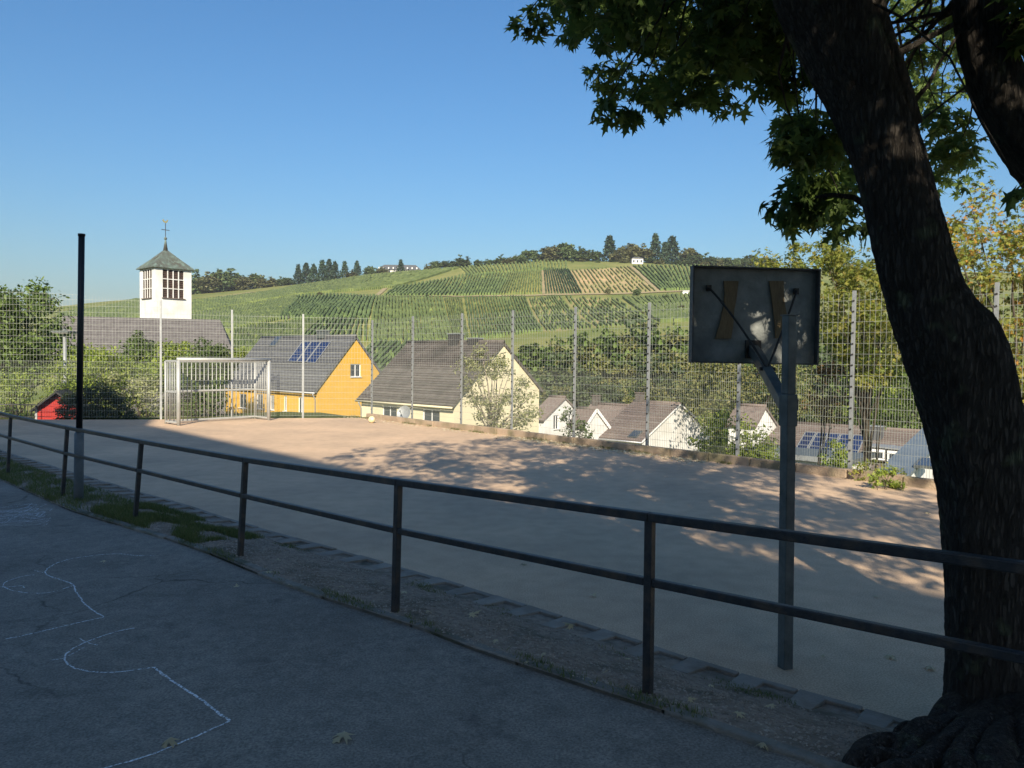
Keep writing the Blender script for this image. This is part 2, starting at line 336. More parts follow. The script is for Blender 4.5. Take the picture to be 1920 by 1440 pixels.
def leaf_mesh(name, pos, nrm, size, kind, material, rng, droop=None):
    """pos (n,3); nrm (n,3) rough outward normals; one mesh"""
    v, f = TPL[kind]; n = len(pos)
    z = nrm + rng.normal(0, .55, (n, 3)); z /= np.linalg.norm(z, axis=1)[:, None] + 1e-9
    t = rng.normal(0, 1, (n, 3))
    if droop is not None: t += np.array([0, 0, -droop])
    t -= z * np.sum(t * z, axis=1)[:, None]; t /= np.linalg.norm(t, axis=1)[:, None] + 1e-9
    x = np.cross(t, z); s = size * rng.uniform(.5, 1.3, n)
    wx = rng.uniform(.6, 1.1, n)[:, None]; cz = rng.uniform(.2, 2.2, n)[:, None]; bend = rng.uniform(-.35, .35, n)[:, None]; skew = rng.uniform(-.2, .2, n)[:, None]
    lx = v[None, :, 0] * wx + skew * v[None, :, 1] ** 2; ly = v[None, :, 1]; lz = v[None, :, 2] * cz + bend * v[None, :, 1] ** 2
    V = pos[:, None, :] + s[:, None, None] * (lx[:, :, None] * x[:, None, :] + ly[:, :, None] * t[:, None, :] + lz[:, :, None] * z[:, None, :])
    V = V.reshape(-1, 3); F = (f[None] + (np.arange(n) * len(v))[:, None, None]).reshape(-1, 3)
    me = bpy.data.meshes.new(name); me.vertices.add(len(V)); me.vertices.foreach_set('co', V.astype(np.float32).ravel())
    me.loops.add(F.size); me.loops.foreach_set('vertex_index', F.astype(np.int32).ravel())
    me.polygons.add(len(F)); me.polygons.foreach_set('loop_start', np.arange(0, F.size, 3, dtype=np.int32))
    me.materials.append(material); me.update(calc_edges=True); return me
def clusters_to_leaves(cent, rad, n_per, rng, flat=.75, scale_n=False):
    cent = np.asarray(cent, float); rad = np.asarray(rad, float) * np.ones(len(cent))
    P = []; Nn = []
    for c, r in zip(cent, rad):
        n = max(3, int(n_per * rng.uniform(.7, 1.3) * (min(1, (r / .2) ** 2) if scale_n else 1)))
        d = rng.normal(0, 1, (n, 3)); d /= np.linalg.norm(d, axis=1)[:, None]
        rr = r * rng.uniform(.15, 1, n) ** .55
        P.append(c + d * rr[:, None] * np.array([1, 1, flat])); Nn.append(d * .6 + np.array([0, 0, .7]))
    return np.vstack(P), np.vstack(Nn)
def blob_clusters(c, r, n, rng, shell=.55):
    """cluster centres in an ellipsoid, mostly near its skin, with an uneven outline"""
    d = rng.normal(0, 1, (n, 3)); d /= np.linalg.norm(d, axis=1)[:, None]
    bump = 1 + .18 * np.sin(d[:, 0] * 5 + c[0]) * np.cos(d[:, 1] * 4 + c[1]) + .14 * np.sin(d[:, 2] * 7 + c[0] * 2)
    k = rng.uniform(shell ** 3, 1, n) ** (1 / 3) * bump
    return np.asarray(c) + d * k[:, None] * np.asarray(r)

ORD = ['first', 'second', 'third', 'fourth', 'fifth', 'sixth', 'seventh', 'eighth', 'ninth', 'tenth', 'eleventh', 'twelfth', 'thirteenth', 'fourteenth', 'fifteenth', 'sixteenth', 'seventeenth', 'eighteenth', 'nineteenth', 'twentieth', 'twenty-first', 'twenty-second', 'twenty-third', 'twenty-fourth', 'twenty-fifth', 'twenty-sixth', 'twenty-seventh', 'twenty-eighth', 'twenty-ninth', 'thirtieth']
# ------------------------------------------------------------------ terrain
def S(t): t = np.clip(t, 0, 1); return t * t * (3 - 2 * t)
FA, FB = G(865, 798, .1), G(1597, 885, .1)
FD = (FB - FA) / np.linalg.norm(FB - FA); FD[2] = 0            # along the right fence, towards the camera's right
FN = np.array([-FD[1], FD[0], 0])                              # away from the court
YC = 520.0
CREST = [(-500, 668), (-100, 628), (160, 576), (262, 559), (355, 553), (430, 546), (560, 533), (700, 513), (860, 501), (940, 495), (1010, 489), (1190, 491), (1300, 498), (1450, 502), (1920, 512), (2500, 530)]
_cx = np.array([D(a, b, YC)[0] for a, b in CREST]); _cz = np.array([D(a, b, YC)[2] for a, b in CREST])
ZV = -13.0
def terr(x, y):
    x = np.asarray(x, float); y = np.asarray(y, float)
    d = (x - FA[0]) * FN[0] + (y - FA[1]) * FN[1]
    w = S((x + 15) / 9)
    z = -.14 - (w * 6.2 * S((d - .3) / 17) + (1 - w) * 3.6 * S((y - 26.5) / 36))
    z = z + (ZV - z) * S((y - 72) / 60)
    zc = np.interp(x, _cx, _cz); t = (y - 130) / (YC - 130)
    tc = np.clip(t, 0, 1)
    h = ZV + (zc - ZV) * (.12 * tc * tc + .88 * tc) + 2.2 * np.sin(x / 61 + y / 83) * np.sin(math.pi * tc) + 1.0 * np.sin(x / 23 - y / 37) * np.sin(math.pi * tc)
    h = h - np.clip(y - YC, 0, None) * .03
    return np.where(y > 130, h, z)
def T(px, py, y0=131.0, y1=YC, dz=0.0):
    d = ray(px, py); ys = np.linspace(y0, y1, 800); P = CAMP + d[None] * (ys / d[1])[:, None]
    hit = np.nonzero(P[:, 2] <= terr(P[:, 0], P[:, 1]) + dz)[0]
    p = P[hit[0]] if len(hit) else P[-1]
    return np.array([p[0], p[1], float(terr(p[0], p[1]))])

# vineyard plots: photo corners top-left, top-right, bottom-right, bottom-left, rows run from the top edge to the bottom edge
PLOTS = [
    ('dark', [(1018, 507), (1066, 506), (1093, 552), (1021, 552)], 13, 'dark green vine rows with bare gaps in the small plot above the track'),
    ('tan', [(1069, 508), (1180, 501), (1234, 547), (1095, 551)], 16, 'thin vine rows on bare tan soil beside the dark green plot'),
    ('mid', [(1184, 500), (1330, 499), (1330, 544), (1238, 546)], 18, 'even green vine rows right of the tan plot, left of the backboard'),
    ('light', [(955, 513), (1016, 509), (1018, 553), (936, 554)], 15, 'pale yellow-green vine rows left of the dark green plot'),
    ('mid', [(877, 516), (955, 513), (936, 554), (858, 556)], 14, 'slanting green vine rows left of the pale yellow-green plot'),
    ('light', [(862, 503), (1064, 491), (1065, 507), (875, 516)], 30, 'yellow-green vines in the top band under the crest trees'),
    ('mid', [(738, 540), (877, 516), (858, 556), (718, 556)], 20, 'slanting vine rows above the track over the dark roof of the cream house'),
    ('mid', [(870, 561), (986, 559), (1018, 622), (884, 640)], 22, 'green vine rows just below the track above the cream gable'),
    ('sparse', [(990, 560), (1052, 557), (1112, 616), (1024, 622)], 13, 'sparse vine rows below the track ending at the valley wood'),
    ('light', [(704, 558), (830, 560), (852, 642), (690, 642)], 22, 'upright pale green vine rows below the track between the two house roofs'),
    ('light', [(832, 562), (866, 561), (880, 640), (852, 640)], 8, 'narrow wedge of vine rows below the track over the dark chimney'),
    ('gap', [(643, 554), (704, 557), (693, 600), (608, 600)], 10, 'well spaced vine rows with light gaps above the yellow house ridge'),
    ('gap', [(558, 556), (643, 554), (607, 600), (521, 600)], 13, 'slanting vine rows above the grey roof of the yellow house'),
    ('gap', [(700, 644), (862, 642), (790, 735), (610, 735)], 17, 'broad slanting vine rows behind the yellow gable'),
    ('gap', [(606, 600), (690, 600), (690, 640), (560, 642)], 11, 'vine rows just behind the grey roof ridge of the yellow house'),
    ('sparse', [(1058, 557), (1160, 562), (1232, 606), (1118, 615)], 13, 'thin rows and rough grass above the valley wood right of the sparse vines'),
    ('lush', [(1166, 560), (1330, 552), (1330, 602), (1238, 605)], 20, 'rough green vine rows on the slope just left of the backboard'),
    ('lush', [(356, 568), (560, 537), (552, 555), (356, 592)], 44, 'lush vines in the band right of the church tower'),
    ('lush', [(560, 537), (862, 503), (735, 540), (552, 555)], 46, 'lush vines on the upper slope above the grey house roof'),
    ('lush', [(356, 593), (558, 557), (520, 600), (356, 645)], 36, 'dense dark vines right of the church below the lush band'),
    ('lush', [(440, 622), (604, 601), (556, 645), (430, 665)], 26, 'dense vines above the left half of the grey roof'),
    ('lush', [(120, 590), (262, 563), (262, 602), (100, 622)], 30, 'vines on the low slope left of the church tower'),
]
SOIL = {'dark': (.24, .22, .13), 'tan': (.33, .27, .16), 'mid': (.19, .21, .085), 'light': (.22, .24, .09), 'gap': (.23, .25, .11), 'sparse': (.25, .23, .12), 'lush': (.15, .185, .06)}
VINE = {'dark': [(.025, .055, .02), (.045, .08, .028)], 'tan': [(.09, .12, .035), (.14, .155, .05)], 'mid': [(.068, .108, .032), (.112, .155, .047)], 'light': [(.085, .125, .034), (.13, .165, .05)],
        'gap': [(.066, .108, .034), (.11, .155, .048)], 'sparse': [(.07, .11, .034), (.12, .15, .05)], 'lush': [(.07, .105, .03), (.12, .15, .046)]}
VMAT = {k: mat('vine_' + k, v[0], v[1], .35, .9, c3=tuple(1.25 * q for q in v[1]), scale3=.12) for k, v in VINE.items()}
plots_w = []
for kd, q, n, lab in PLOTS:
    plots_w.append((kd, [T(*p) for p in q], n, lab))

def terrain():
    xs = np.unique(np.concatenate([np.linspace(-1500, -420, 14), np.arange(-420, 480, 6.0), np.arange(-40, 30, 2.0), np.linspace(480, 1500, 14)]))
    ys = np.unique(np.concatenate([np.linspace(-400, -40, 12), np.arange(-40, 72, 2.0), np.arange(72, 130, 5.0), np.arange(130, 560, 5.0), np.linspace(560, 1500, 14)]))
    X, Y = np.meshgrid(xs, ys); Z = terr(X, Y)
    me = bpy.data.meshes.new('ground')
    nx, ny = len(xs), len(ys); V = np.column_stack([X.ravel(), Y.ravel(), Z.ravel()])
    i = np.arange(nx * ny).reshape(ny, nx)
    F = np.stack([i[:-1, :-1], i[:-1, 1:], i[1:, 1:], i[1:, :-1]], -1).reshape(-1, 4)
    me.from_pydata(V.tolist(), [], F.tolist())
    col = np.zeros((len(V), 4)); col[:] = (.11, .125, .045, 1)
    m2 = V[:, 1] > 128
    col[m2] = (.165, .185, .07, 1)
    def inside(poly, x, y):
        r = np.zeros(len(x), bool); j = len(poly) - 1
        for k in range(len(poly)):
            xi, yi, xj, yj = poly[k][0], poly[k][1], poly[j][0], poly[j][1]
            c = ((yi > y) != (yj > y)) & (x < (xj - xi) * (y - yi) / (yj - yi + 1e-12) + xi); r ^= c; j = k
        return r
    for kd, q, n, lab in plots_w: col[inside(q, V[:, 0], V[:, 1])] = (*SOIL[kd], 1)
    a = me.color_attributes.new('land', 'FLOAT_COLOR', 'POINT'); a.data.foreach_set('color', col.ravel())
    m, nt, p, N, L = new_mat('meadow_ground')
    at = N.new('ShaderNodeAttribute'); at.attribute_name = 'land'
    tc = N.new('ShaderNodeTexCoord')
    n1 = N.new('ShaderNodeTexNoise'); n1.inputs['Scale'].default_value = .035; n1.inputs['Detail'].default_value = 8; n1.inputs['Roughness'].default_value = .7; L.new(tc.outputs['Object'], n1.inputs[0])
    r = N.new('ShaderNodeValToRGB'); r.color_ramp.elements[0].position = .3; r.color_ramp.elements[1].position = .7
    r.color_ramp.elements[0].color = (.6, .75, .55, 1); r.color_ramp.elements[1].color = (1.35, 1.15, 1.1, 1); L.new(n1.outputs[0], r.inputs[0])
    mx = N.new('ShaderNodeMixRGB'); mx.blend_type = 'MULTIPLY'; mx.inputs[0].default_value = 1; L.new(at.outputs[0], mx.inputs[1]); L.new(r.outputs[0], mx.inputs[2])
    L.new(mx.outputs[0], p.inputs['Base Color']); p.inputs['Roughness'].default_value = 1; p.inputs['Specular IOR Level'].default_value = .1
    me.materials.append(m); me.polygons.foreach_set('use_smooth', [True] * len(me.polygons)); me.update()
    link('ground', me, kind='structure')
terrain()

def vine_plot(kd, q, n, lab):
    mb = MB(); rng = np.random.default_rng(n * 31 + int(abs(q[0][0])))
    w = {'dark': .95, 'tan': .5, 'mid': .9, 'light': 1.0, 'gap': .95, 'sparse': .7, 'lush': 1.0}[kd]
    hh = {'tan': 1.1, 'sparse': 1.2}.get(kd, 1.6)
    for i in range(n):
        t = (i + .5) / n
        a = q[0] * (1 - t) + q[1] * t; b = q[3] * (1 - t) + q[2] * t
        ln = np.linalg.norm((b - a)[:2]); k = max(4, int(ln / 4.0)); side = np.array([-(b - a)[1], (b - a)[0]]) / (ln + 1e-9)
        sp = np.linalg.norm((q[1] - q[0])[:2]) / n
        ww = min(w * .6, sp * .27) if kd != 'lush' else sp * .34
        prev = None
        for s in range(k + 1):
            u = s / k; x, y = a[0] * (1 - u) + b[0] * u, a[1] * (1 - u) + b[1] * u
            x += side[0] * rng.normal(0, .08); y += side[1] * rng.normal(0, .08)
            z = float(terr(x, y)); h = hh * rng.uniform(.75, 1.2); c = ww * rng.uniform(.7, 1.25)
            gap = (kd in ('tan', 'sparse') and rng.random() < .22) or rng.random() < .02
            ring = [(x - side[0] * c, y - side[1] * c, z - .4), (x - side[0] * c, y - side[1] * c, z + h * .75), (x, y, z + h), (x + side[0] * c, y + side[1] * c, z + h * .75), (x + side[0] * c, y + side[1] * c, z - .4)]
            if prev is not None and not gap:
                mb.add(prev + ring, [(j, j + 1, 6 + j, 5 + j) for j in range(4)] + [(0, 1, 2, 3, 4), (9, 8, 7, 6, 5)])
            prev = ring
    mb.build('vineyard_rows', VMAT[kd], label=lab, kind='stuff', cat='vineyard')
for p in plots_w: vine_plot(*p)

def track(pts, w, name, material, lab=None):
    P = [T(*p) for p in pts]; mb = MB(); Q = []
    for a, b in zip(P[:-1], P[1:]):
        k = max(2, int(np.linalg.norm((b - a)[:2]) / 4))
        Q += [a + (b - a) * i / k for i in range(k)]
    Q.append(P[-1]); prev = None
    for i, p in enumerate(Q):
        d = Q[min(i + 1, len(Q) - 1)] - Q[max(i - 1, 0)]; s = np.array([-d[1], d[0], 0]); s /= np.linalg.norm(s) + 1e-9
        l, r = p + s * w, p - s * w; l[2] = float(terr(l[0], l[1])) + .35; r[2] = float(terr(r[0], r[1])) + .35
        if prev: mb.quad(prev[0], prev[1], r, l)
        prev = (l, r)
    mb.build(name, material, kind='structure')
M['track'] = mat('track_earth', (.3, .235, .14), (.22, .2, .1), .2, .95)
track([(716, 556), (860, 557), (1000, 555), (1100, 552), (1235, 548), (1330, 546)], 2.0, 'farm_track', M['track'])
track([(640, 552), (705, 556), (718, 545), (728, 536)], 1.3, 'farm_track', M['track'])
track([(1016, 508), (1018, 552)], 1.2, 'farm_track', M['track'])
track([(1182, 500), (1236, 548)], 1.0, 'farm_track', M['track'])
track([(360, 566), (420, 556), (475, 548)], 2.2, 'farm_track', M['track'])

# ------------------------------------------------------------------ yard, strip, court
def resample(P, n):
    P = np.asarray(P); s = np.concatenate([[0], np.cumsum(np.linalg.norm(np.diff(P[:, :2], axis=0), axis=1))])
    t = np.linspace(0, s[-1], n); return np.column_stack([np.interp(t, s, P[:, k]) for k in range(3)]), s[-1]
YE_PX = [(-260, 800), (-120, 850), (0, 900), (72, 932), (133, 959), (201, 980), (282, 1001), (395, 1041), (491, 1081), (604, 1123), (799, 1185), (885, 1219), (1012, 1262), (1162, 1312), (1300, 1356), (1400, 1392), (1560, 1445), (1800, 1535), (2200, 1690)]
CE_PX = [(-260, 770), (-120, 808), (0, 844), (105, 877), (157, 892), (258, 922), (350, 947), (427, 973), (511, 997), (600, 1022), (787, 1074), (926, 1117), (1012, 1144), (1106, 1174), (1200, 1204), (1330, 1248), (1500, 1296), (1700, 1352), (2000, 1440), (2500, 1590)]
YE = np.array([GY(*p) for p in YE_PX]); CE = np.array([G(*p, .004) for p in CE_PX])
KD = np.array([.707, .707, 0])
yard = MB()
back = [(9.0, -9, 0), (16, -22, 0), (-2, -26, 0), (-34, 2, 0), (-30, 18, 0)]
pts = [(p[0], p[1], yard_z(p[0], p[1])) for p in YE] + [(x, y, yard_z(x, y)) for x, y, _ in back]
yard.add(pts, [tuple(range(len(pts)))[::-1]]); yard.build('schoolyard', M['asphalt'], kind='structure')
corner = G(697, 778, .1)
BF = {697: corner, 568: D(568, 780, 26.6), 435: D(435, 783, 26.2), 302: D(302, 789, 25.3), 170: D(150, 790, 24.9), 40: D(-8, 792, 24.6), -90: D(-90, 796, 24.3), -220: D(-220, 800, 24.0)}
court = MB()
ro = FA + FD * 26 - FN * .1; cp = [tuple(p) for p in CE] + [(ro[0] - 1, ro[1] - 6, 0), tuple(ro), tuple(corner - FN * .1), *[tuple(BF[k] + np.array([0, -.05, 0])) for k in (568, 435, 302, 170, 40, -90, -220)]]
cp = [(x, y, 0.0) for x, y, _ in cp]
court.add(cp, [tuple(range(len(cp)))]); court.build('sports_court', M['court'], kind='structure')

NS = 260
ye, Ly = resample(YE, NS); ce, Lc = resample(CE, NS)
strip = MB(); K = 10; vs = []
def strip_pt(i, t):
    p = ye[i] * (1 - t) + ce[i] * t
    e = math.sin(math.pi * t)
    p = p.copy(); p[2] = (ye[i][2] + .02) * (1 - S(t * .98)) + (-.012) * S(t * .98) + e * .018 * math.sin(i * .9 + t * 9) * math.cos(i * .37 - t * 5)
    return p
for i in range(NS):
    for k in range(K + 1): vs.append(strip_pt(i, k / K))
fs = [(i * (K + 1) + k, (i + 1) * (K + 1) + k, (i + 1) * (K + 1) + k + 1, i * (K + 1) + k + 1) for i in range(NS - 1) for k in range(K)]
strip.add(vs, fs); strip_o = strip.build('dirt_strip', M['dirt'], kind='structure', smooth=True)

# kerb along the yard: single stones, slightly uneven
kn = int(Ly / 1.0)
kb, _ = resample(YE, kn + 1)
kerb_o = thing('yard_kerb', 'worn low concrete kerb between the asphalt yard and the dirt strip', 'kerb', kb[kn // 2])
for i in range(kn):
    a, b = kb[i].copy(), kb[i + 1].copy(); d = (b - a); d /= np.linalg.norm(d); n = np.array([-d[1], d[0], 0])
    h = .016 + .016 * R.random(); o = n * (.045 + .012 * R.normal())
    mb = MB(); mb.obox((a + b) / 2 + o + np.array([0, 0, h / 2 - .05]), (b - a) * .985, n * .075, (0, 0, h + .1)); mb.build('kerb_stone', M['kerb'], kerb_o, bevel=.012)
# comb-like edging stones along the court
en = int(Lc / .40)
eb, _ = resample(CE, en + 1)
for i in range(en):
    a, b = eb[i], eb[i + 1]
    if proj((a + b) / 2)[2] < 1.5: continue
    d = (b - a) / np.linalg.norm(b - a); n = np.array([d[1], -d[0], 0]); L_ = np.linalg.norm(b - a)
    z1 = .004 + .012 * R.random(); z0 = -.12; tw = L_ * .46
    # L outline: band along the court, tooth into the strip
    o = a + n * -.02
    pl = [o + d * .006, o + d * (L_ - .006), o + d * (L_ - .006) + n * .06, o + d * (tw + .0) + n * .06, o + d * (tw - .015) + n * (.3 + .02 * R.random()), o + d * .02 + n * (.3 + .02 * R.random()), o + d * .006 + n * .06]
    m_ = len(pl); mb = MB(); mb.add([(p[0], p[1], z1 + .012 * (j in (4, 5))) for j, p in enumerate(pl)] + [(p[0], p[1], z0) for p in pl], [tuple(range(m_))[::-1], tuple(range(m_, 2 * m_))] + [(j, (j + 1) % m_, m_ + (j + 1) % m_, m_ + j) for j in range(m_)])
    me = mb.mesh('edging_stone', M['stone']); bm = bmesh.new(); bm.from_mesh(me); bmesh.ops.recalc_face_normals(bm, faces=bm.faces); bm.to_mesh(me); bm.free()
    link('edging_stone', me, strip_o, bevel=.008)

# low concrete edge along the right fence
lw = thing('fence_kerb', 'low ochre concrete edging along the foot of the right fence', 'kerb', FA)
s0 = (corner - FA) @ FD; cur = s0
while cur < 13.5:
    a = FA + FD * cur - FN * .16; b = FA + FD * (cur + .985) - FN * .16
    a[2] = b[2] = .0; h = .16 + .02 * R.random(); mb = MB(); mb.obox((a + b) / 2 + np.array([0, 0, h / 2 - .1]) + FN * .012 * R.normal(), b - a, FN * .14, (0, 0, h + .2)); mb.build('edging_block', M['lowwall'], lw, bevel=.015)
    cur += 1.0
# ------------------------------------------------------------------ railing
RAIL = [((-120, 842), (-110, 745)), ((13, 890), (20, 780)), ((115, 930), (126, 802)), ((250, 973), (265, 828)), ((448, 1043), (460, 862)), ((740, 1148), (747, 904)), ((1215, 1297), (1219, 969))]
rb, rt = [], []
for b, t in RAIL:
    p = GY(*b, .01); rb.append(p); rt.append(D(*t, p[1]))
nb = rb[-1] + (rb[-1] - rb[-2]) * 1.02; nb[2] = yard_z(nb[0], nb[1])
rb.append(nb); rt.append(D(1920, 1064, PL(1920, 1064, rb[-2], np.cross(nb - rb[-2], (0, 0, 1)))[1]))
rt[-1] = rt[-2] + (rt[-1] - rt[-2]) * (np.linalg.norm((nb - rb[-2])[:2]) / np.linalg.norm((rt[-1] - rt[-2])[:2]))
rail = thing('railing', 'long black steel railing with two rails between yard and dirt strip', 'railing', rb[4])
def vdir(i):
    a, b = rb[max(i - 1, 0)], rb[min(i + 1, len(rb) - 1)]; d = b - a; d[2] = 0; return d / np.linalg.norm(d)
for i in range(len(rb)):
    dv = vdir(i); n = np.array([-dv[1], dv[0], 0]); a = rb[i] - np.array([0, 0, .25]); b = rt[i] - np.array([0, 0, .02])
    mb = MB(); w = .024
    mb.hexa([a - dv * w - n * w, a + dv * w - n * w, a + dv * w + n * w, a - dv * w + n * w, b - dv * w - n * w, b + dv * w - n * w, b + dv * w + n * w, b - dv * w + n * w]); mb.build('post', M['black_steel'], rail, bevel=.004)
for f, nm, w, h in ((1.0, 'top_rail', .056, .05), (.63, 'middle_rail', .044, .045)):
    for i in range(len(rb) - 1):
        a = rb[i] * (1 - f) + rt[i] * f; b = rb[i + 1] * (1 - f) + rt[i + 1] * f; e = (b - a) / np.linalg.norm(b - a)
        if f < 1: a = a + e * .0245; b = b - e * .0245
        else: b = b - e * .001
        mb = MB(); mb.bar(a, b, w, h); mb.build(nm, M['black_steel'], rail, bevel=.007)

# ------------------------------------------------------------------ black pole, lamp
p = G(147, 938, .09); top = D(153, 440, p[1]); mid = p + (top - p) * ((938 - 808) / (938 - 440))
pole = thing('pole', 'tall black pole in a blue-grey sleeve beside the railing', 'pole', p)
MB().tube([p - (0, 0, .1), p + (mid - p) * .965, mid], [.062, .062, .045], 16).build('sleeve', M['pole_grey'], pole, True)
MB().tube([mid - (0, 0, .02), top], .041, 16).build('shaft', M['pole_black'], pole, True)
MB().tube([top - (0, 0, .02), top + (0, 0, .012)], .047, 16).build('cap', M['pole_black'], pole, True)
p = D(123, 790, 29.5); p[2] = float(terr(p[0], p[1])); lt = D(121, 624, 29.5)
lamp = thing('street_lamp', 'pale street lamp with flat head behind the fence, beside the dark left tree', 'street lamp', p)
MB().tube([p - (0, 0, .2), p + (0, 0, .9), p + (0, 0, .95), lt], [.1, .1, .075, .06], 12).build('pole', M['galv'], lamp, True)
MB().box(lt[0] - .34, lt[1] - .34, lt[2], lt[0] + .34, lt[1] + .34, lt[2] + .06).build('lamp_head', M['galv_dark'], lamp, bevel=.02)
MB().box(lt[0] - .3, lt[1] - .3, lt[2] - .02, lt[0] + .3, lt[1] + .3, lt[2] - .001).build('diffuser', M['frame_white'], lamp)
MB().tube([lt + (0, 0, .07), lt + (0, 0, .15)], [.1, .05], 10).build('head_cap', M['galv_dark'], lamp, True)

# ------------------------------------------------------------------ goal
g0, g1 = G(335, 798), G(504, 788); gd = (g1 - g0); gw = np.linalg.norm(gd); gd /= gw; gn = np.array([-gd[1], gd[0], 0]); GH, GDp = 2.0, .85
goal = thing('goal', 'white metal football goal with upright bars in front of the back fence', 'goal', g0)
Z = np.array([0, 0, 1.0])
for p in (g0, g1): MB().tube([p - Z * .1, p + Z * GH], .055, 14).build('goal_post', M['alu'], goal, True)
MB().tube([g0 - gd * .05 + Z * (GH + .0), g1 + gd * .05 + Z * GH], .056, 14).build('crossbar', M['alu'], goal, True)
q0, q1 = g0 + gn * GDp, g1 + gn * GDp
for p in (q0, q1): MB().tube([p - Z * .05, p + Z * (GH - .06)], .032, 10).build('rear_post', M['alu'], goal, True)
for h in (.08, 1.0, GH - .06):
    MB().bar(q0 + Z * h, q1 + Z * h, .045, .06).build('rear_rail', M['alu'], goal, bevel=.006)
    for a, b in ((g0, q0), (g1, q1)): MB().bar(a + Z * h + gn * .05, b + Z * h - gn * .03, .04, .055).build('side_rail', M['alu'], goal, bevel=.006)
barm = MB().tube([(0, 0, .1), (0, 0, GH - .09)], .0125, 8).mesh('bar', M['alu'], True)
def place(me, nm, loc, parent):
    o = bpy.data.objects.new(nm, me); COL.objects.link(o); o.location = tuple(map(float, loc)); o.parent = parent; o.matrix_parent_inverse = parent.matrix_world.inverted(); return o
for i in range(1, 22): place(barm, 'bar', q0 + (q1 - q0) * i / 22 + np.array([0, 0, 0]), goal)
for a, b in ((g0, q0), (g1, q1)):
    for i in range(1, 7): place(barm, 'bar', a + (b - a) * i / 7, goal)

# ------------------------------------------------------------------ ball fences
FTOP = 3.46
def panel(parent, a, b, z0, zm, z1a, z1b):
    a = np.asarray(a, float); b = np.asarray(b, float); d = b - a; d[2] = 0; L_ = np.linalg.norm(d); d /= L_; n = np.array([-d[1], d[0], 0]); w = .0038
    mb = MB(); nv = int(round(L_ / .05)); z1 = lambda t: z1a + (z1b - z1a) * t
    for i in range(1, nv):
        t = i / nv; p = a + d * L_ * t
        top_ = z1(t) if i % 2 == 0 else zm
        mb.bar((p[0], p[1], z0), (p[0], p[1], top_), w, w, n)
    z = z0 + .03
    while z < max(z1a, z1b):
        e = .004
        mb.bar((a[0] + d[0] * .03, a[1] + d[1] * .03, min(z, z1a)) + n * .006, (b[0] - d[0] * .03, b[1] - d[1] * .03, min(z, z1b)) + n * .006, w, w + .001)
        z += .1999
    mb.build('mesh_panel', M['wire'], parent)
def fpost(parent, p, z1, d):
    mb = MB(); n = np.array([-d[1], d[0], 0]); mb.obox((p[0], p[1], (z1 - .3) / 2), d * .06, n * .045, (0, 0, z1 + .3))
    z = .3
    while z < z1 - .05:
        mb.obox(np.array([p[0], p[1], z]) - n * .028, d * .034 + Z * .01, n * .012, Z * .028 - d * .008, 1); z += .2
    mb.build('post', [M['galv'], M['dark_iron']], parent, bevel=0)
rp = [corner] + [PL(x, 740, FA, FN) for x in (773, 865, 960, 1077, 1215, 1385, 1597, 1863)]
rp.append(rp[-1] + (rp[-1] - rp[-2]) * 1.0); rp.append(rp[-1] + (rp[-2] - rp[-3]))
rf = thing('ball_fence', 'tall wire mesh ball fence along the right side of the court', 'fence', (rp[0][0], rp[0][1], 0))
for i, p in enumerate(rp):
    d = rp[min(i + 1, len(rp) - 1)] - rp[max(i - 1, 0)]; d[2] = 0; d /= np.linalg.norm(d); fpost(rf, p, FTOP + (.03 if i else -.02), d)
for a, b in zip(rp[:-1], rp[1:]): panel(rf, a, b, .08, 1.86, FTOP, FTOP)
bf = thing('ball_fence', 'wire mesh ball fence across the back behind the goal, stepping up to the left', 'fence', (BF[302][0], BF[302][1], 0))
seq = [697, 568, 435, 302, 170, 40, -90, -220]
tops = {(697, 568): (595, 594), (568, 435): (591, 589), (435, 302): (583, 579), (302, 170): (565, 553), (170, 40): (553, 541), (40, -90): (541, 529), (-90, -220): (529, 517)}
for i, k in enumerate(seq):
    ys = [tops[t][0 if t[0] == k else 1] for t in tops if k in t]; p = BF[k]; zt = D(k, min(ys), p[1])[2]
    d = BF[seq[min(i + 1, 7)]] - BF[seq[max(i - 1, 0)]]; d[2] = 0; d /= np.linalg.norm(d)
    if i: fpost(bf, p, zt + .04, d)
for (ka, kb_), (ya, yb) in tops.items():
    a, b = BF[ka], BF[kb_]; panel(bf, a, b, .05, 1.9, D(ka, ya, a[1])[2], D(kb_, yb, b[1])[2])

# ------------------------------------------------------------------ basketball stand
p0 = G(1472, 1252); ptop = D(1480, 592, p0[1]); YB = 6.4
bs = thing('basketball_stand', 'weathered basketball stand seen from behind with cantilever arm and backboard', 'basketball hoop', p0)
ax = (ptop - p0); pl_ = np.linalg.norm(ax); ax /= pl_
def along(t): return p0 + (ptop - p0) * t
rx = np.array([math.cos(.35), math.sin(.35), 0]); ry = np.array([-rx[1], rx[0], 0])
MB().obox((along(-.05) + along(.72)) / 2, rx * .076, ry * .076, along(.72) - along(-.05)).build('lower_post', M['galv_dark'], bs, bevel=.006)
MB().obox((along(.69) + along(.78)) / 2, rx * .088, ry * .088, along(.78) - along(.69)).build('collar', M['galv_dark'], bs, bevel=.004)
MB().obox((along(.78) + along(1)) / 2, rx * .07, ry * .07, along(1) - along(.78)).build('upper_post', M['galv_dark'], bs, bevel=.006)
MB().obox(along(1) + Z * .004, rx * .086, ry * .086, Z * .006).build('post_cap', M['galv_dark'], bs)
MB().tube([along(.762) + rx * .049, along(.762) + rx * .085], .007, 8).tube([along(.762) + rx * .08 + Z * .004, along(.745) + rx * .08 - Z * .03], .006, 8).build('clamp_bolt', M['dark_iron'], bs)
bw, bh = .525, .385
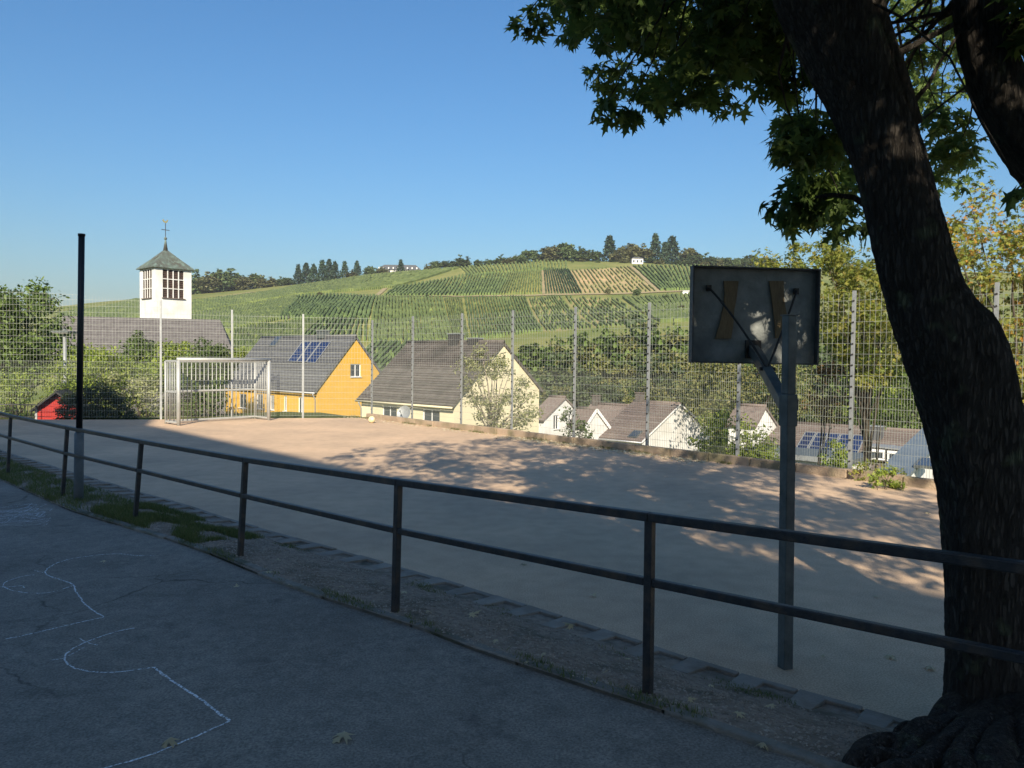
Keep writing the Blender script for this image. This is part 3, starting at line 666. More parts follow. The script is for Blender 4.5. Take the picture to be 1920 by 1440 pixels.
bc = D(1413, 592.5, YB); bx = np.array([math.cos(.07), math.sin(.07), 0]); byn = np.array([-bx[1], bx[0], 0]); bx = bx * math.cos(-.008) + Z * math.sin(-.008)
bd = MB().obox(bc + byn * .012, bx * 2 * bw, byn * .022, Z * 2 * bh).build('backboard', M['board'], bs)
for s in (-1, 1):
    MB().obox(bc + bx * s * (bw + .006) - byn * .02, bx * .012, byn * .086, Z * (2 * bh + .024)).build('frame_side', M['board_frame'], bd)
    MB().obox(bc + Z * s * (bh + .006) - byn * .02, bx * (2 * bw - .002), byn * .085, Z * .012).build('frame_edge', M['board_frame'], bd)
def on_board(px, py, off): return PL(px, py, bc - byn * off, byn)
def timber(pts):
    o = [on_board(x, y, .002) for x, y in pts]; q = [on_board(x, y, .002) - byn * .014 for x, y in pts]; n = len(pts)
    me = MB().add(o + q, [tuple(range(n)), tuple(range(n, 2 * n))[::-1]] + [(i, (i + 1) % n, n + (i + 1) % n, n + i) for i in range(n)]).mesh('timber_strip', M['tan_strip'])
    bm = bmesh.new(); bm.from_mesh(me); bmesh.ops.recalc_face_normals(bm, faces=bm.faces); bm.to_mesh(me); bm.free(); link('timber_strip', me, bd)
timber([(1356, 527), (1384, 527), (1380, 560), (1376, 580), (1374, 610), (1370, 635), (1340, 635), (1349, 605), (1356, 575), (1358, 550)])
timber([(1441, 527), (1468, 527), (1469, 560), (1474, 590), (1478, 634), (1453, 634), (1451, 600), (1446, 560)])
ba = D(1478, 770, p0[1]); bb = D(1418, 662, YB - .12)
MB().bar(ba, bb, .075, .085).build('arm', M['galv_dark'], bs, bevel=.005)
plt = D(1410, 655, YB - .055)
MB().obox(on_board(1412, 655, .012), bx * .13, byn * .02, Z * .15).build('mounting_plate', M['dark_iron'], bd)
MB().bar(bb - (bb - ba) / np.linalg.norm(bb - ba) * .05, on_board(1412, 656, .02), .07, .08).build('arm_head', M['galv_dark'], bs)
j0 = ba + (bb - ba) * .62
def rod(px, py, sag):
    e = on_board(px, py, .03); a = j0 - np.array([0, 0, -.03]); m_ = (a + e) / 2 + Z * sag
    pts = [a * (1 - t) ** 2 + 2 * m_ * t * (1 - t) + e * t * t for t in np.linspace(0, 1, 9)]
    MB().tube(pts, .0095, 8).obox(e + byn * .012, bx * .04, byn * .02, Z * .05).build('brace_rod', M['dark_iron'], bs)
rod(1330, 540, .07); rod(1494, 546, -.03)
MB().tube([j0 - bx * .06 + Z * .03, j0 + bx * .06 + Z * .03], .014, 8).build('brace_bolt', M['dark_iron'], bs)
rc = bc + byn * .33 - Z * .2
MB().tube([rc + .225 * (bx * math.cos(a) + byn * math.sin(a)) for a in np.linspace(0, 2 * math.pi, 25)], .009, 8, cap=False).tube([rc - byn * .225, bc - Z * .2 + byn * .03], .012, 8).build('rim', M['orange'], bs, True)

# ------------------------------------------------------------------ houses
ANG = math.radians(48)
HV = np.array([math.cos(ANG), math.sin(ANG), 0]); HU = np.array([-math.sin(ANG), math.cos(ANG), 0])   # v: across the gable, u: along the ridge, away to the left
def cut_pockets(me, boxes):
    if not boxes: return me
    tmp = bpy.data.objects.new('tmp_wall', me); COL.objects.link(tmp); cutters = []
    for b in boxes:
        cme = b.mesh('tmp_cut', []); recalc(cme); co = bpy.data.objects.new('tmp_cut', cme); COL.objects.link(co); cutters.append(co)
        md = tmp.modifiers.new('b', 'BOOLEAN'); md.object = co; md.operation = 'DIFFERENCE'; md.solver = 'EXACT'
    bpy.context.view_layer.update(); dg = bpy.context.evaluated_depsgraph_get()
    out = bpy.data.meshes.new_from_object(tmp.evaluated_get(dg), depsgraph=dg)
    for o in cutters + [tmp]: bpy.data.objects.remove(o)
    return out
def recalc(me):
    bm = bmesh.new(); bm.from_mesh(me); bmesh.ops.recalc_face_normals(bm, faces=bm.faces); bm.to_mesh(me); bm.free(); return me
class House:
    def __init__(s, name, label, E, A, F, Dp, wall, roof, Rr=None, courses=0, base=None, trim=None, ov=.32, windows=()):
        s.e = D(*E, Dp); s.a = PL(*A, s.e, HU); s.W1 = (s.a - s.e) @ HV
        fb = PL(*F, s.a, HV); s.L = (fb - s.a) @ HU; s.rise = s.a[2] - s.e[2]
        if Rr: rr = PL(*Rr, s.e, HU); s.W2 = (rr - s.a) @ HV; s.rz = rr[2]
        else: s.W2 = s.W1; s.rz = s.e[2]
        s.base = base if base is not None else float(terr(s.e[0], s.e[1])) - 1.5
        s.o = thing(name, label, 'house', (s.e[0], s.e[1], s.base)); s.wallm = wall
        sl1 = s.rise / s.W1; sl2 = (s.a[2] - s.rz) / s.W2; vg = .12; th = .14
        s.wl = s.e + HV * ov + HU * vg                    # wall corner below the near eave
        dz = .12
        apex = s.a + HU * vg - Z * (th + .04); le = s.wl.copy(); le[2] = s.e[2] + sl1 * ov - th - .04
        re = s.a + HV * (s.W2 - ov) + HU * vg; re[2] = s.rz + sl2 * ov - th - .04
        back = HU * (s.L - 2 * vg)
        pent = [np.array([le[0], le[1], s.base]), np.array([re[0], re[1], s.base]), re, apex, le]
        me = MB().add(pent + [p + back for p in pent], [(0, 1, 2, 3, 4), (9, 8, 7, 6, 5)] + [(i, 5 + i, 5 + (i + 1) % 5, (i + 1) % 5) for i in range(5)]).mesh('wall', wall)
        recalc(me); s.gp = le; cut = []; s.win = []
        for plane, px, py, w, h in windows:
            if plane == 'g': c = PL(px, py, le, HU); t, n = HV, -HU
            else: c = PL(px, py, le, HV); t, n = HU, -HV
            cut.append(MB().obox(c - n * .0, t * w, n * .36, Z * h)); s.win.append((c, t, n, w, h))
        me = cut_pockets(me, cut); wo = link('wall', me, s.o)
        for c, t, n, w, h in s.win:
            k = c - n * .13
            wo2 = MB().obox(k, t * (w - .004), n * .05, Z * (h - .004)).build('window', M['glass'], s.o)
            fr = MB()
            for sg in (-1, 1): fr.obox(k + t * sg * (w / 2 - .04) + n * .03, t * .07, n * .05, Z * (h - .01)); fr.obox(k + Z * sg * (h / 2 - .04) + n * .03, t * (w - .15), n * .045, Z * .07)
            fr.obox(k + n * .03, t * .06, n * .04, Z * (h - .15)); fr.build('frame', trim or M['frame_white'], wo2)
            MB().obox(c - Z * (h / 2 - .02) + n * .03, t * (w + .1), n * .14, Z * .035).build('sill', trim or M['frame_white'], wo2)
        def slope(e0, W, sg, zz, nm):
            # e0 eave point near the gable, sg +1: rises along +v
            top = s.a; ev = e0; Lr = s.L; b = HU * Lr; sd = (top - ev); nrm = np.cross(sd, HU); nrm /= np.linalg.norm(nrm)
            if nrm[2] < 0: nrm = -nrm
            me = MB().hexa([ev - nrm * th, ev + b - nrm * th, top + b - nrm * th, top - nrm * th, ev, ev + b, top + b, top]).mesh('roof', roof); recalc(me)
            ro = link('roof', me, s.o)
            if courses:
                n = courses; stp = sd / n
                for i in range(n):
                    p = ev + stp * i; q = ev + stp * (i + 1.06 if i < n - 1 else 1.0 + i); lo = .055; hi = .012
                    me = MB().hexa([p + nrm * .004, p + b + nrm * .004, q + b + nrm * .002, q + nrm * .002, p + nrm * lo, p + b + nrm * lo, q + b + nrm * hi, q + nrm * hi]).mesh('tile_course', roof); recalc(me); link('tile_course', me, ro)
            return ro, nrm
        s.rl, s.rn = slope(s.e, s.W1, 1, s.e[2], 'l')
        rr2 = s.a + HV * s.W2; rr2 = np.array([rr2[0], rr2[1], s.rz]); s.rr, _ = slope(rr2, s.W2, -1, s.rz, 'r')
        MB().tube([s.a + Z * .03, s.a + HU * s.L + Z * .03], .11, 8).build('ridge_cap', roof, s.o, True)
        s.sl1 = sl1
    def roofpt(s, px, py, off=.0): return PL(px, py, s.e + s.rn * off, s.rn)
    def gutter(s, m=None):
        a = s.e - HV * .05 - Z * .09; MB().tube([a - HU * .05, a + HU * (s.L + .05)], .065, 8).build('gutter', m or M['gutter'], s.o, True)
    def downpipe(s, t=.1):
        a = s.e + HU * t - HV * .03 - Z * .12; b = s.wl + HU * t - HV * .06; b = np.array([b[0], b[1], s.e[2] - .6])
        MB().tube([a, a - Z * .12, b, np.array([b[0], b[1], s.base])], .05, 8).build('downpipe', M['gutter'], s.o, True)
    def chimney(s, px, py, w, h, m, cap=None, down=.8, t2=None):
        k = PL(px, py, s.a, HV) if t2 is None else PL(px, py, s.a + HV * t2, HV)
        k = np.array([k[0], k[1], k[2]])
        c = MB().obox(k - Z * (h / 2 + down / 2), HU * w, HV * w * .8, Z * (h + down)).build('chimney', m, s.o)
        MB().obox(k + Z * .03, HU * (w + .12), HV * (w * .8 + .12), Z * .06).build('chimney_cap', cap or M['galv'], c)
    def solar(s, TL, TR, BR, BL, n, inner=1):
        c = [s.roofpt(*q, .1) for q in (TL, TR, BR, BL)]
        c = np.array(c); u_ = c[1] - c[0]
        for i in range(n):
            t0, t1 = i / n, (i + 1) / n; g = .012
            q = [c[0] + (c[1] - c[0]) * (t0 + g), c[0] + (c[1] - c[0]) * (t1 - g), c[3] + (c[2] - c[3]) * (t1 - g), c[3] + (c[2] - c[3]) * (t0 + g)]
            lowz = -s.rn * .06
            me = recalc(MB().hexa([p + lowz for p in q] + q).mesh('solar_panel', M['solar'])); po = link('solar_panel', me, s.o)
            fr = MB(); up_ = s.rn * .012
            for k in range(4): fr.bar(q[k] + up_, q[(k + 1) % 4] + up_, .055, .03, s.rn)
            for r_ in range(1, inner):
                t = r_ / inner; fr.bar(q[0] * (1 - t) + q[3] * t + up_, q[1] * (1 - t) + q[2] * t + up_, .03, .02, s.rn)
            fr.build('panel_frame', M['galv'], po)
    def skylight(s, px, py, w, h):
        c = s.roofpt(px, py, .07); dn = np.cross(HU, s.rn)
        k = MB().obox(c, HU * w, dn * h, s.rn * .1).build('skylight', M['galv_dark'], s.o)
        MB().obox(c + s.rn * .055, HU * (w - .14), dn * (h - .14), s.rn * .012).build('pane', M['glass'], k)
    def barge(s, m, w=.2):
        for a, b in ((s.e, s.a), (s.a, np.array([*(s.a + HV * s.W2)[:2], s.rz]))):
            MB().bar(a - HU * .02 - Z * .06, b - HU * .02 - Z * .06, .03, w).build('bargeboard', m, s.o)
HS = {}
y = House('yellow_house', 'bright yellow gabled house with grey tiled roof and three solar panels', (590, 735), (668, 630), (490, 622), 60, M['yellow'], M['slate'], courses=20,
          windows=[('g', 667, 695, 1.05, 1.1), ('f', 455, 752, 1.3, 1.3), ('f', 487, 753, 1.1, 1.3), ('f', 510, 755, .7, 1.3), ('f', 535, 757, .5, 1.3), ('f', 564, 760, .8, 1.35)])
y.gutter(); y.downpipe(.2); y.solar((566, 641), (621, 641), (592, 680), (539, 677), 3, 3); y.skylight(517, 640, 1.0, 1.2)
y.chimney(606, 621, .9, .12, M['galv_dark'], down=.5); HS['y'] = y
dp = y.roofpt(521, 680, .25)
c = House('cream_house', 'pale cream gabled house with dark weathered roof right of the yellow house', (848, 762), (945, 641), (765, 640), 46, M['cream'], M['old_tile'], Rr=(1019, 733), courses=26,
          windows=[('f', 730, 776, 1.5, 1.1), ('f', 808, 783, 1.6, 1.1)])
c.gutter(M['cream']); c.downpipe(c.L - .3); c.chimney(855, 627, .85, .5, M['tar'], down=.9); c.chimney(891, 635, .8, .1, M['tar'], down=.6); HS['c'] = c
w1 = House('white_house', 'small white gabled house between the cream house and the white porch gable', (1018, 788), (1061, 745), (1030, 741), 62, M['white'], M['brown_tile'], Rr=(1087, 772), windows=[('g', 1043, 792, .7, 1.2)])
w2 = House('white_house', 'white house with brown roof and small white front gable under a low chimney', (1096, 802), (1119, 767), (1085, 745), 58, M['white'], M['brown_tile'], Rr=(1147, 805))
w2.barge(M['frame_white'], .26)
w3 = House('white_house', 'white gabled house with brown roof and skylight behind the tall shrub', (1203, 828), (1276, 757), (1188, 750), 57, M['white'], M['brown_tile'], courses=16, windows=())
w3.skylight(1191, 814, .8, 1.0); w3.chimney(1200, 737, .6, .3, M['old_tile'], M['brown_tile'], down=.9); w3.gutter(); w3.barge(M['frame_white'], .12)
w4 = House('white_house', 'white gable just left of the basketball post', (1417, 800), (1437, 762), (1380, 757), 52, M['white'], M['brown_tile'], Rr=(1466, 806))
w2b = House('white_house', 'brown tiled roof with a low brick chimney behind the white porch gable', (1172, 812), (1205, 762), (1108, 750), 63, M['white'], M['brown_tile'])
w2b.chimney(1118, 742, .6, .2, M['old_tile'], M['brown_tile'], down=.8)
w5 = House('terrace_house', 'long brown roofed house with a row of five solar panels', (1722, 892), (1770, 812), (1466, 782), 44, M['white'], M['brown_tile'], courses=18)
w5.solar((1509, 810), (1624, 817), (1607, 855), (1491, 841), 5, 4); w5.chimney(1643, 800, .8, .3, M['slate'], down=1.1, t2=-1.4)
for px, py in ((1650, 850), (1688, 854)):
    k = w5.roofpt(px, py, .35); d_ = MB().obox(k, HU * 1.15, HV * 1.5, Z * .8).build('dormer', M['old_tile'], w5.o)
    MB().obox(k - HV * .77, HU * .9, HV * .06, Z * .62).build('dormer_window', M['glass'], d_); f_ = MB()
    f_.obox(k - HV * .81 + Z * .24, HU * 1.0, HV * .06, Z * .16); f_.obox(k - HV * .81 - Z * .26, HU * 1.0, HV * .06, Z * .1)
    for sg in (-1, 1): f_.obox(k - HV * .81 + HU * sg * .44, HU * .1, HV * .06, Z * .36)
    f_.build('dormer_frame', M['frame_white'], d_)
    MB().obox(k + Z * .45, HU * 1.3, HV * 1.7, Z * .08).build('dormer_roof', M['galv'], d_)
w6 = House('grey_roof_house', 'blue-grey sheet metal roof low behind the fence beside the maple trunk', (1700, 895), (1790, 800), (1735, 812), 30, M['white'], M['bluegrey_metal'])
w6.skylight(1738, 868, .7, 1.2); w6.gutter()
# white garage with flat grey roof under the solar roof
ga = D(1590, 862, 34); gb = ga + HU * 5.2
gar = thing('garage', 'low white garage with flat grey roof below the solar panels', 'garage', (ga[0], ga[1], float(terr(ga[0], ga[1])) - 1))
cg = (ga + gb) / 2 + HV * 1.6
MB().obox(cg - Z * 2.0, (gb - ga), HV * 3.0, Z * 3.6).build('wall', M['white'], gar)
MB().obox(cg - Z * .1, (gb - ga) * 1.06, HV * 3.4, Z * .18).build('roof', M['galv_dark'], gar)
MB().obox(cg - HV * 1.74 - Z * .1, (gb - ga) * 1.07, HV * .05, Z * .24).build('fascia', M['galv'], gar)

# satellite dish on the cream house side
dc = D(757, 774, 40); ds = thing('satellite_dish', 'grey satellite dish in front of the cream house eaves', 'dish', dc)
mb = MB(); nn = np.array([-.35, -.85, .35]); nn /= np.linalg.norm(nn); t1 = np.cross(nn, Z); t1 /= np.linalg.norm(t1); t2 = np.cross(nn, t1)
vs = [dc - nn * .1]; fs = []
for r_ in range(1, 5):
    for k in range(20):
        an = k * math.pi / 10; vs.append(dc + (t1 * math.cos(an) + t2 * math.sin(an)) * .1 * r_ - nn * .1 * (1 - (r_ / 4) ** 2))
fs += [(0, 1 + k, 1 + (k + 1) % 20) for k in range(20)] + [(1 + r_ * 20 + k, 21 + r_ * 20 + k, 21 + r_ * 20 + (k + 1) % 20, 1 + r_ * 20 + (k + 1) % 20) for r_ in range(3) for k in range(20)]
mb.add(vs, fs); mb.build('reflector', M['galv'], ds, True)
MB().tube([dc - nn * .1, dc - nn * .4 - Z * .2, np.array([dc[0], dc[1] + .45, float(terr(dc[0], dc[1])) - .2])], .035, 8).build('mast', M['galv'], ds)
MB().tube([dc - Z * .36, dc + nn * .4 - Z * .05], .014, 6).obox(dc + nn * .42 - Z * .04, (.07, 0, 0), (0, .12, 0), (0, 0, .07)).build('receiver_arm', M['galv_dark'], ds)

# ------------------------------------------------------------------ church
DT = 120.0; tc_ = D(291, 499, DT); TW = 5.75
tw = thing('church_tower', 'white square church tower with patina pyramid roof and louvred bell windows', 'church tower', (tc_[0], tc_[1], -8))
zt = tc_[2]; cut = []; wins = []
def tower_win(t, n, c0, w, z0, z1):
    c = tc_ + t * c0 ; c = np.array([c[0], c[1], (z0 + z1) / 2]); cut.append(MB().obox(c, t * w, n * .5, Z * (z1 - z0))); wins.append((c, t, n, w, z1 - z0))
zb = D(320, 559, DT + 2)[2]
tower_win(HV, -HU, TW * .49, TW * .6, zb, zt - .35)
tower_win(HU, -HV, TW * .52, TW * .6, zb - .05, zt - .35)
cc = tc_ + HV * TW / 2 + HU * TW / 2
me = MB().obox((cc[0], cc[1], (zt - 9) / 2), HV * TW, HU * TW, Z * (zt + 9)).mesh('wall', M['white']); me = cut_pockets(me, cut); link('wall', me, tw)
for c_, t, n, w, h in wins:
    k = c_ - n * .2
    wo = MB().obox(k, t * w, n * .04, Z * h).build('bell_window', M['louvre'], tw)
    for j in range(15): 
        zz = -h / 2 + h * (j + .5) / 15
        MB().obox(k + Z * zz + n * .06, t * (w - .02), n * .09 - Z * .06, Z * .03 + n * .012).build('louvre', M['louvre'], wo)
    fr = MB()
    for j in range(5): fr.obox(k + t * (-w / 2 + w * j / 4) + n * .14, t * .14, n * .1, Z * h)
    for j in (1, 2): fr.obox(k + Z * (h / 2 - h * j / 3) + n * .14, t * w, n * .085, Z * .12)
    fr.build('mullions', M['white'], wo)
    MB().obox(c_ - Z * (h / 2 + .05) + n * .08, t * (w + .25), n * .3, Z * .12).build('sill', M['brown_tile'], wo)
ov = .42; ap = cc.copy(); ap[2] = D(307, 466, DT + 4)[2]; ez = zt - .05
cor = [cc + HV * sx * (TW / 2 + ov) + HU * sy * (TW / 2 + ov) for sx, sy in ((-1, -1), (1, -1), (1, 1), (-1, 1))]; cor = [np.array([q[0], q[1], ez]) for q in cor]
def lerp_(a, b, t): return a * (1 - t) + b * t
kn_ = [lerp_(q, ap, .5) - Z * .06 for q in cor]
recalc_me = recalc(MB().add(cor + kn_ + [ap] + [q - Z * .12 for q in cor], [(i, (i + 1) % 4, 4 + (i + 1) % 4, 4 + i) for i in range(4)] + [(4 + i, 4 + (i + 1) % 4, 8) for i in range(4)] + [(9, 10, 11, 12)] + [(i, (i + 1) % 4, 9 + (i + 1) % 4, 9 + i) for i in range(4)]).mesh('roof', M['copper']))
ro = link('roof', recalc_me, tw)
for i in range(4):
    for j in range(1, 9):
        a_ = lerp_(cor[i], cor[(i + 1) % 4], j / 9); tt = 1 - abs(j / 9 - .5) * 2
        MB().bar(a_ + Z * .02, lerp_(a_, lerp_(a_, ap, 1), tt * .93) + Z * .02 - Z * .12 * min(1, tt), .04, .05).build('seam', M['copper'], ro)
MB().tube([ap - Z * .4, ap + Z * 1.2, ap + Z * 1.9], [.38, .13, .06], 10).build('spire', M['copper'], tw, True)
MB().ball(ap + Z * 1.6, .24, 12, 8).build('orb', M['copper'], tw, True)
ct = D(305.5, 418, DT + 4)[2]
MB().tube([ap + Z * 1.7, np.array([ap[0], ap[1], ct])], .055, 8).bar(np.array([ap[0], ap[1], ct - 1.1]) - HV * .65, np.array([ap[0], ap[1], ct - 1.1]) + HV * .65, .09, .09).build('cross', M['dark_iron'], tw)
k = np.array([ap[0], ap[1], ct + .22])
MB().add([k + HV * x + Z * z_ + HU * s_ for s_ in (-.05, .05) for x, z_ in ((-.5, .2), (-.25, -.15), (.2, -.18), (.35, .1), (.42, .32), (.25, .3), (.15, .05), (-.2, .05), (-.35, .35))], [tuple(range(9)), tuple(range(17, 8, -1))] + [(i, (i + 1) % 9, 9 + (i + 1) % 9, 9 + i) for i in range(9)]).build('weathercock', M['gold'], tw)
r0_, r1_ = D(118, 592, 108), D(413, 600, 114)
nv_ = thing('church_nave', 'long grey-brown slate roofed church nave below the white tower', 'church', (r0_[0], r0_[1], -8))
rd = r1_ - r0_; rd[2] = 0; rd /= np.linalg.norm(rd); rs = np.array([rd[1], -rd[0], 0]); r1_[2] = r0_[2] = (r0_[2] + r1_[2]) / 2
e0, e1 = r0_ + rs * 6 - Z * 6.2, r1_ + rs * 6 + rd * 2.6 - Z * 6.2; b0, b1 = r0_ - rs * 6 - Z * 6.2, r1_ - rs * 6 + rd * 2.6 - Z * 6.2
link('roof', recalc(MB().add([r0_, r1_, e0, e1, b0, b1], [(2, 3, 1, 0), (4, 0, 1, 5), (3, 5, 1), (2, 0, 4), (2, 4, 5, 3)]).mesh('roof', M['nave'])), nv_)
for i in range(1, 17):
    t = i / 17; a_, b_ = lerp_(e0, r0_, t), lerp_(e1, r1_, t); nn_ = np.cross(rd, r0_ - e0); nn_ /= np.linalg.norm(nn_)
    if nn_[2] < 0: nn_ = -nn_
    MB().bar(a_ + nn_ * .03, b_ + nn_ * .03, .12, .05, nn_).build('slate_course', M['nave'], nv_)
link('wall', recalc(MB().obox((r0_ + r1_) / 2 + rd * 1 - Z * 10.8, rd * (np.linalg.norm(r1_ - r0_) + 1.6), rs * 11, Z * 9).mesh('wall', M['nave'])), nv_)

# ------------------------------------------------------------------ red playhouse and low fence
pc = G(70, 788, -.05); PYY = 26.2; pe = D(68, 785, PYY); pd = np.array([.93, .36, 0]); pd /= np.linalg.norm(pd); pn = np.array([pd[1], -pd[0], 0])
ph = thing('playhouse', 'small red wooden playhouse with dark roof behind the left fence', 'playhouse', pe)
zb = -.3; ea = D(70, 764, PYY)[2]; apz = D(92, 737, PYY)[2]; PW = 1.25; PD = 1.9
f0 = np.array([pe[0], pe[1], zb]); f1 = f0 + pd * PW; bk = -pn * PD
pent = [f0, f1, np.array([*f1[:2], ea]), np.array([*(f0 + pd * PW / 2)[:2], apz - .06]), np.array([*f0[:2], ea])]
link('wall', recalc(MB().add(pent + [p + bk for p in pent], [(0, 1, 2, 3, 4), (9, 8, 7, 6, 5)] + [(i, 5 + i, 5 + (i + 1) % 5, (i + 1) % 5) for i in range(5)]).mesh('wall', M['red'])), ph)
for i in range(7):
    zz = zb + .2 + i * .14
    if zz < ea: MB().bar(f0 + pn * .012 + Z * (zz - zb), f1 + pn * .012 + Z * (zz - zb), .02, .125).build('plank', M['red'], ph)
for sg, ee in ((-1, f0), (1, f1)):
    lo = np.array([*(ee + pd * sg * .16)[:2], ea - .16]); hi = np.array([*(f0 + pd * PW / 2)[:2], apz]); fwd = pn * .22
    link('roof', recalc(MB().hexa([lo + fwd, lo + bk * 1.08, hi + bk * 1.08, hi + fwd, lo + fwd + Z * .07, lo + bk * 1.08 + Z * .07, hi + bk * 1.08 + Z * .07, hi + fwd + Z * .07]).mesh('roof', M['tar'])), ph)
for sg, ee in ((-1, f0), (1, f1)): MB().obox(np.array([*(ee + pn * .03)[:2], (zb + ea) / 2]), pd * .07, pn * .03, Z * (ea - zb - .02)).build('corner_board', M['frame_white'], ph)
lf = thing('low_fence', 'low dark bar fence left of the red playhouse', 'fence', D(20, 790, 25.6))
a, b = D(-60, 757, 25.7), D(66, 759, 25.9)
for h in (0, .42): MB().bar(a - Z * h, b - Z * h, .03, .04).build('rail', M['dark_iron'], lf)
for i in range(19):
    q = lerp_(a, b, i / 18); MB().bar(q - Z * .62, q - Z * .021, .014, .014, HV).build('picket', M['dark_iron'], lf)

# ------------------------------------------------------------------ hilltop buildings
def far_house(name, label, px0, px1, ytop, yeave, ybase, Y, wall, roof, depth=9, wn=0, cat='house'):
    a, b = D(px0, yeave, Y), D(px1, yeave, Y); zt_, ze, zb_ = D((px0 + px1) / 2, ytop, Y)[2], (a[2] + b[2]) / 2, min(D((px0 + px1) / 2, ybase, Y)[2], float(terr(a[0], Y)) - 1)
    o = thing(name, label, cat, (a[0], Y, zb_)); x0, x1 = a[0], b[0]
    MB().box(x0, Y, zb_, x1, Y + depth, ze).build('wall', wall, o)
    i = min(depth * .45, (x1 - x0) * .22)
    link('roof', recalc(MB().add([(x0 - .5, Y - .5, ze), (x1 + .5, Y - .5, ze), (x1 + .5, Y + depth + .5, ze), (x0 - .5, Y + depth + .5, ze), (x0 + i, Y + depth / 2, zt_), (x1 - i, Y + depth / 2, zt_)], [(0, 1, 5, 4), (2, 3, 4, 5), (1, 2, 5), (3, 0, 4), (0, 3, 2, 1)]).mesh('roof', roof)), o)
    for k in range(wn):
        x = x0 + (x1 - x0) * (k + .5) / wn; ww = (x1 - x0) / wn * .22; hz = (ze - zb_) * .0 + 1.7
        w_ = MB().box(x - ww, Y - .06, ze - 1.0 - hz, x + ww, Y + .1, ze - 1.0).build('window', M['glass'], o)
    return o, x0, x1, ze, zt_
o, x0, x1, ze, zt_ = far_house('manor', 'long grey roofed manor with dormers on the far crest', 706, 790, 495, 506.5, 514, 534, M['white'], M['slate'], 10, 12, 'building')
for k in range(9):
    x = x0 + (x1 - x0) * (k + .8) / 9.6; MB().box(x - .4, 529.6, ze + .4, x + .4, 533, ze + 1.5).build('dormer', M['white'], o)
far_house('hill_house', 'small white house among the conifers on the crest', 1185, 1206, 480.5, 484.5, 493, 505, M['white'], M['slate'], 8, 3)
far_house('hill_house', 'pale house half hidden by trees on the crest left of the tall conifer', 958, 982, 479, 485, 493, 530, M['white'], M['brown_tile'], 8, 3)
far_house('hill_hut', 'tiny white hut on the track at the left edge of the backboard', 1280, 1296, 544, 545.5, 551, T(1288, 551)[1], M['white'], M['frame_white'], 3, 0, 'hut')
# ------------------------------------------------------------------ trees
def in_poly(poly, x, y):
    r = False; j = len(poly) - 1
    for i in range(len(poly)):
        xi, yi = poly[i]; xj, yj = poly[j]
        if (yi > y) != (yj > y) and x < (xj - xi) * (y - yi) / (yj - yi) + xi: r = not r
        j = i
    return r
def px_clusters(poly, n, Y0, Y1, rng):
    xs = [p[0] for p in poly]; ys = [p[1] for p in poly]; out = []
    while len(out) < n:
        x, y_ = rng.uniform(min(xs), max(xs)), rng.uniform(min(ys), max(ys))
        if in_poly(poly, x, y_): out.append(D(x, y_, rng.uniform(Y0, Y1)))
    return np.array(out)
def bez(a, b, sag, n=8, rng=None, wob=0):
    a, b = np.asarray(a, float), np.asarray(b, float); m_ = (a + b) / 2 + np.asarray(sag, float); out = []
    for t in np.linspace(0, 1, n):
        p = a * (1 - t) ** 2 + 2 * m_ * t * (1 - t) + b * t * t
        if rng is not None and 0 < t < 1: p = p + rng.normal(0, wob, 3)
        out.append(p)
    return out

# ---- the big maple
rng = np.random.default_rng(11)
tree = thing('maple_tree', 'big leaning maple with dark bark and drooping crown right of the basketball stand', 'tree', (2.55, 4.0, .2))
def trunk_mesh(path, nseg, nring, seed, ridge=.035, lob=0.0):
    P = np.array([D(x, y_, Y) for x, y_, h, Y in path]); Rr = np.array([.915 * h / FPX * Y for x, y_, h, Y in path])
    # smooth resample
    s = np.concatenate([[0], np.cumsum(np.linalg.norm(np.diff(P, axis=0), axis=1))]); t = np.linspace(0, s[-1], nseg)
    P2 = np.column_stack([np.interp(t, s, P[:, k]) for k in range(3)]); R2 = np.interp(t, s, Rr)
    for _ in range(4):
        P2[1:-1] = (P2[:-2] + 2 * P2[1:-1] + P2[2:]) / 4; R2[1:-1] = (R2[:-2] + 2 * R2[1:-1] + R2[2:]) / 4
    V = []; a_ = np.array([1.0, 0, 0])
    g_ = np.random.default_rng(seed); ph = g_.uniform(0, 6.28, 12)
    for i in range(nseg):
        tt = P2[min(i + 1, nseg - 1)] - P2[max(i - 1, 0)]; tt /= np.linalg.norm(tt); a_ = a_ - tt * (a_ @ tt); a_ /= np.linalg.norm(a_); b_ = np.cross(tt, a_)
        for k in range(nring):
            th = 2 * math.pi * k / nring; tw_ = th + .25 * math.sin(t[i] * 1.7 + ph[0]); 
            r = R2[i] * (1 + .05 * math.sin(3 * th + t[i] * 1.1 + ph[1]) + .04 * math.sin(5 * th - t[i] * 2.3 + ph[2]))
            rd_ = math.sin(31 * tw_ + 2.6 * math.sin(t[i] * 5 + ph[3]) + 1.7 * math.sin(t[i] * 11 + 3 * th)) * (.6 + .4 * math.sin(t[i] * 14 + 5 * th + ph[4]))
            r += ridge * R2[i] * rd_ + .0022 * g_.normal()
            if lob: r += lob * R2[i] * max(0, 1 - t[i] / 1.0) ** 2 * max(0, math.sin(2.5 * th + 1.0)) * 1.2
            V.append(P2[i] + (a_ * math.cos(th) + b_ * math.sin(th)) * r)
    F = [(i * nring + k, i * nring + (k + 1) % nring, (i + 1) * nring + (k + 1) % nring, (i + 1) * nring + k) for i in range(nseg - 1) for k in range(nring)]
    mb = MB(); mb.add(V, F); return mb, P2, R2
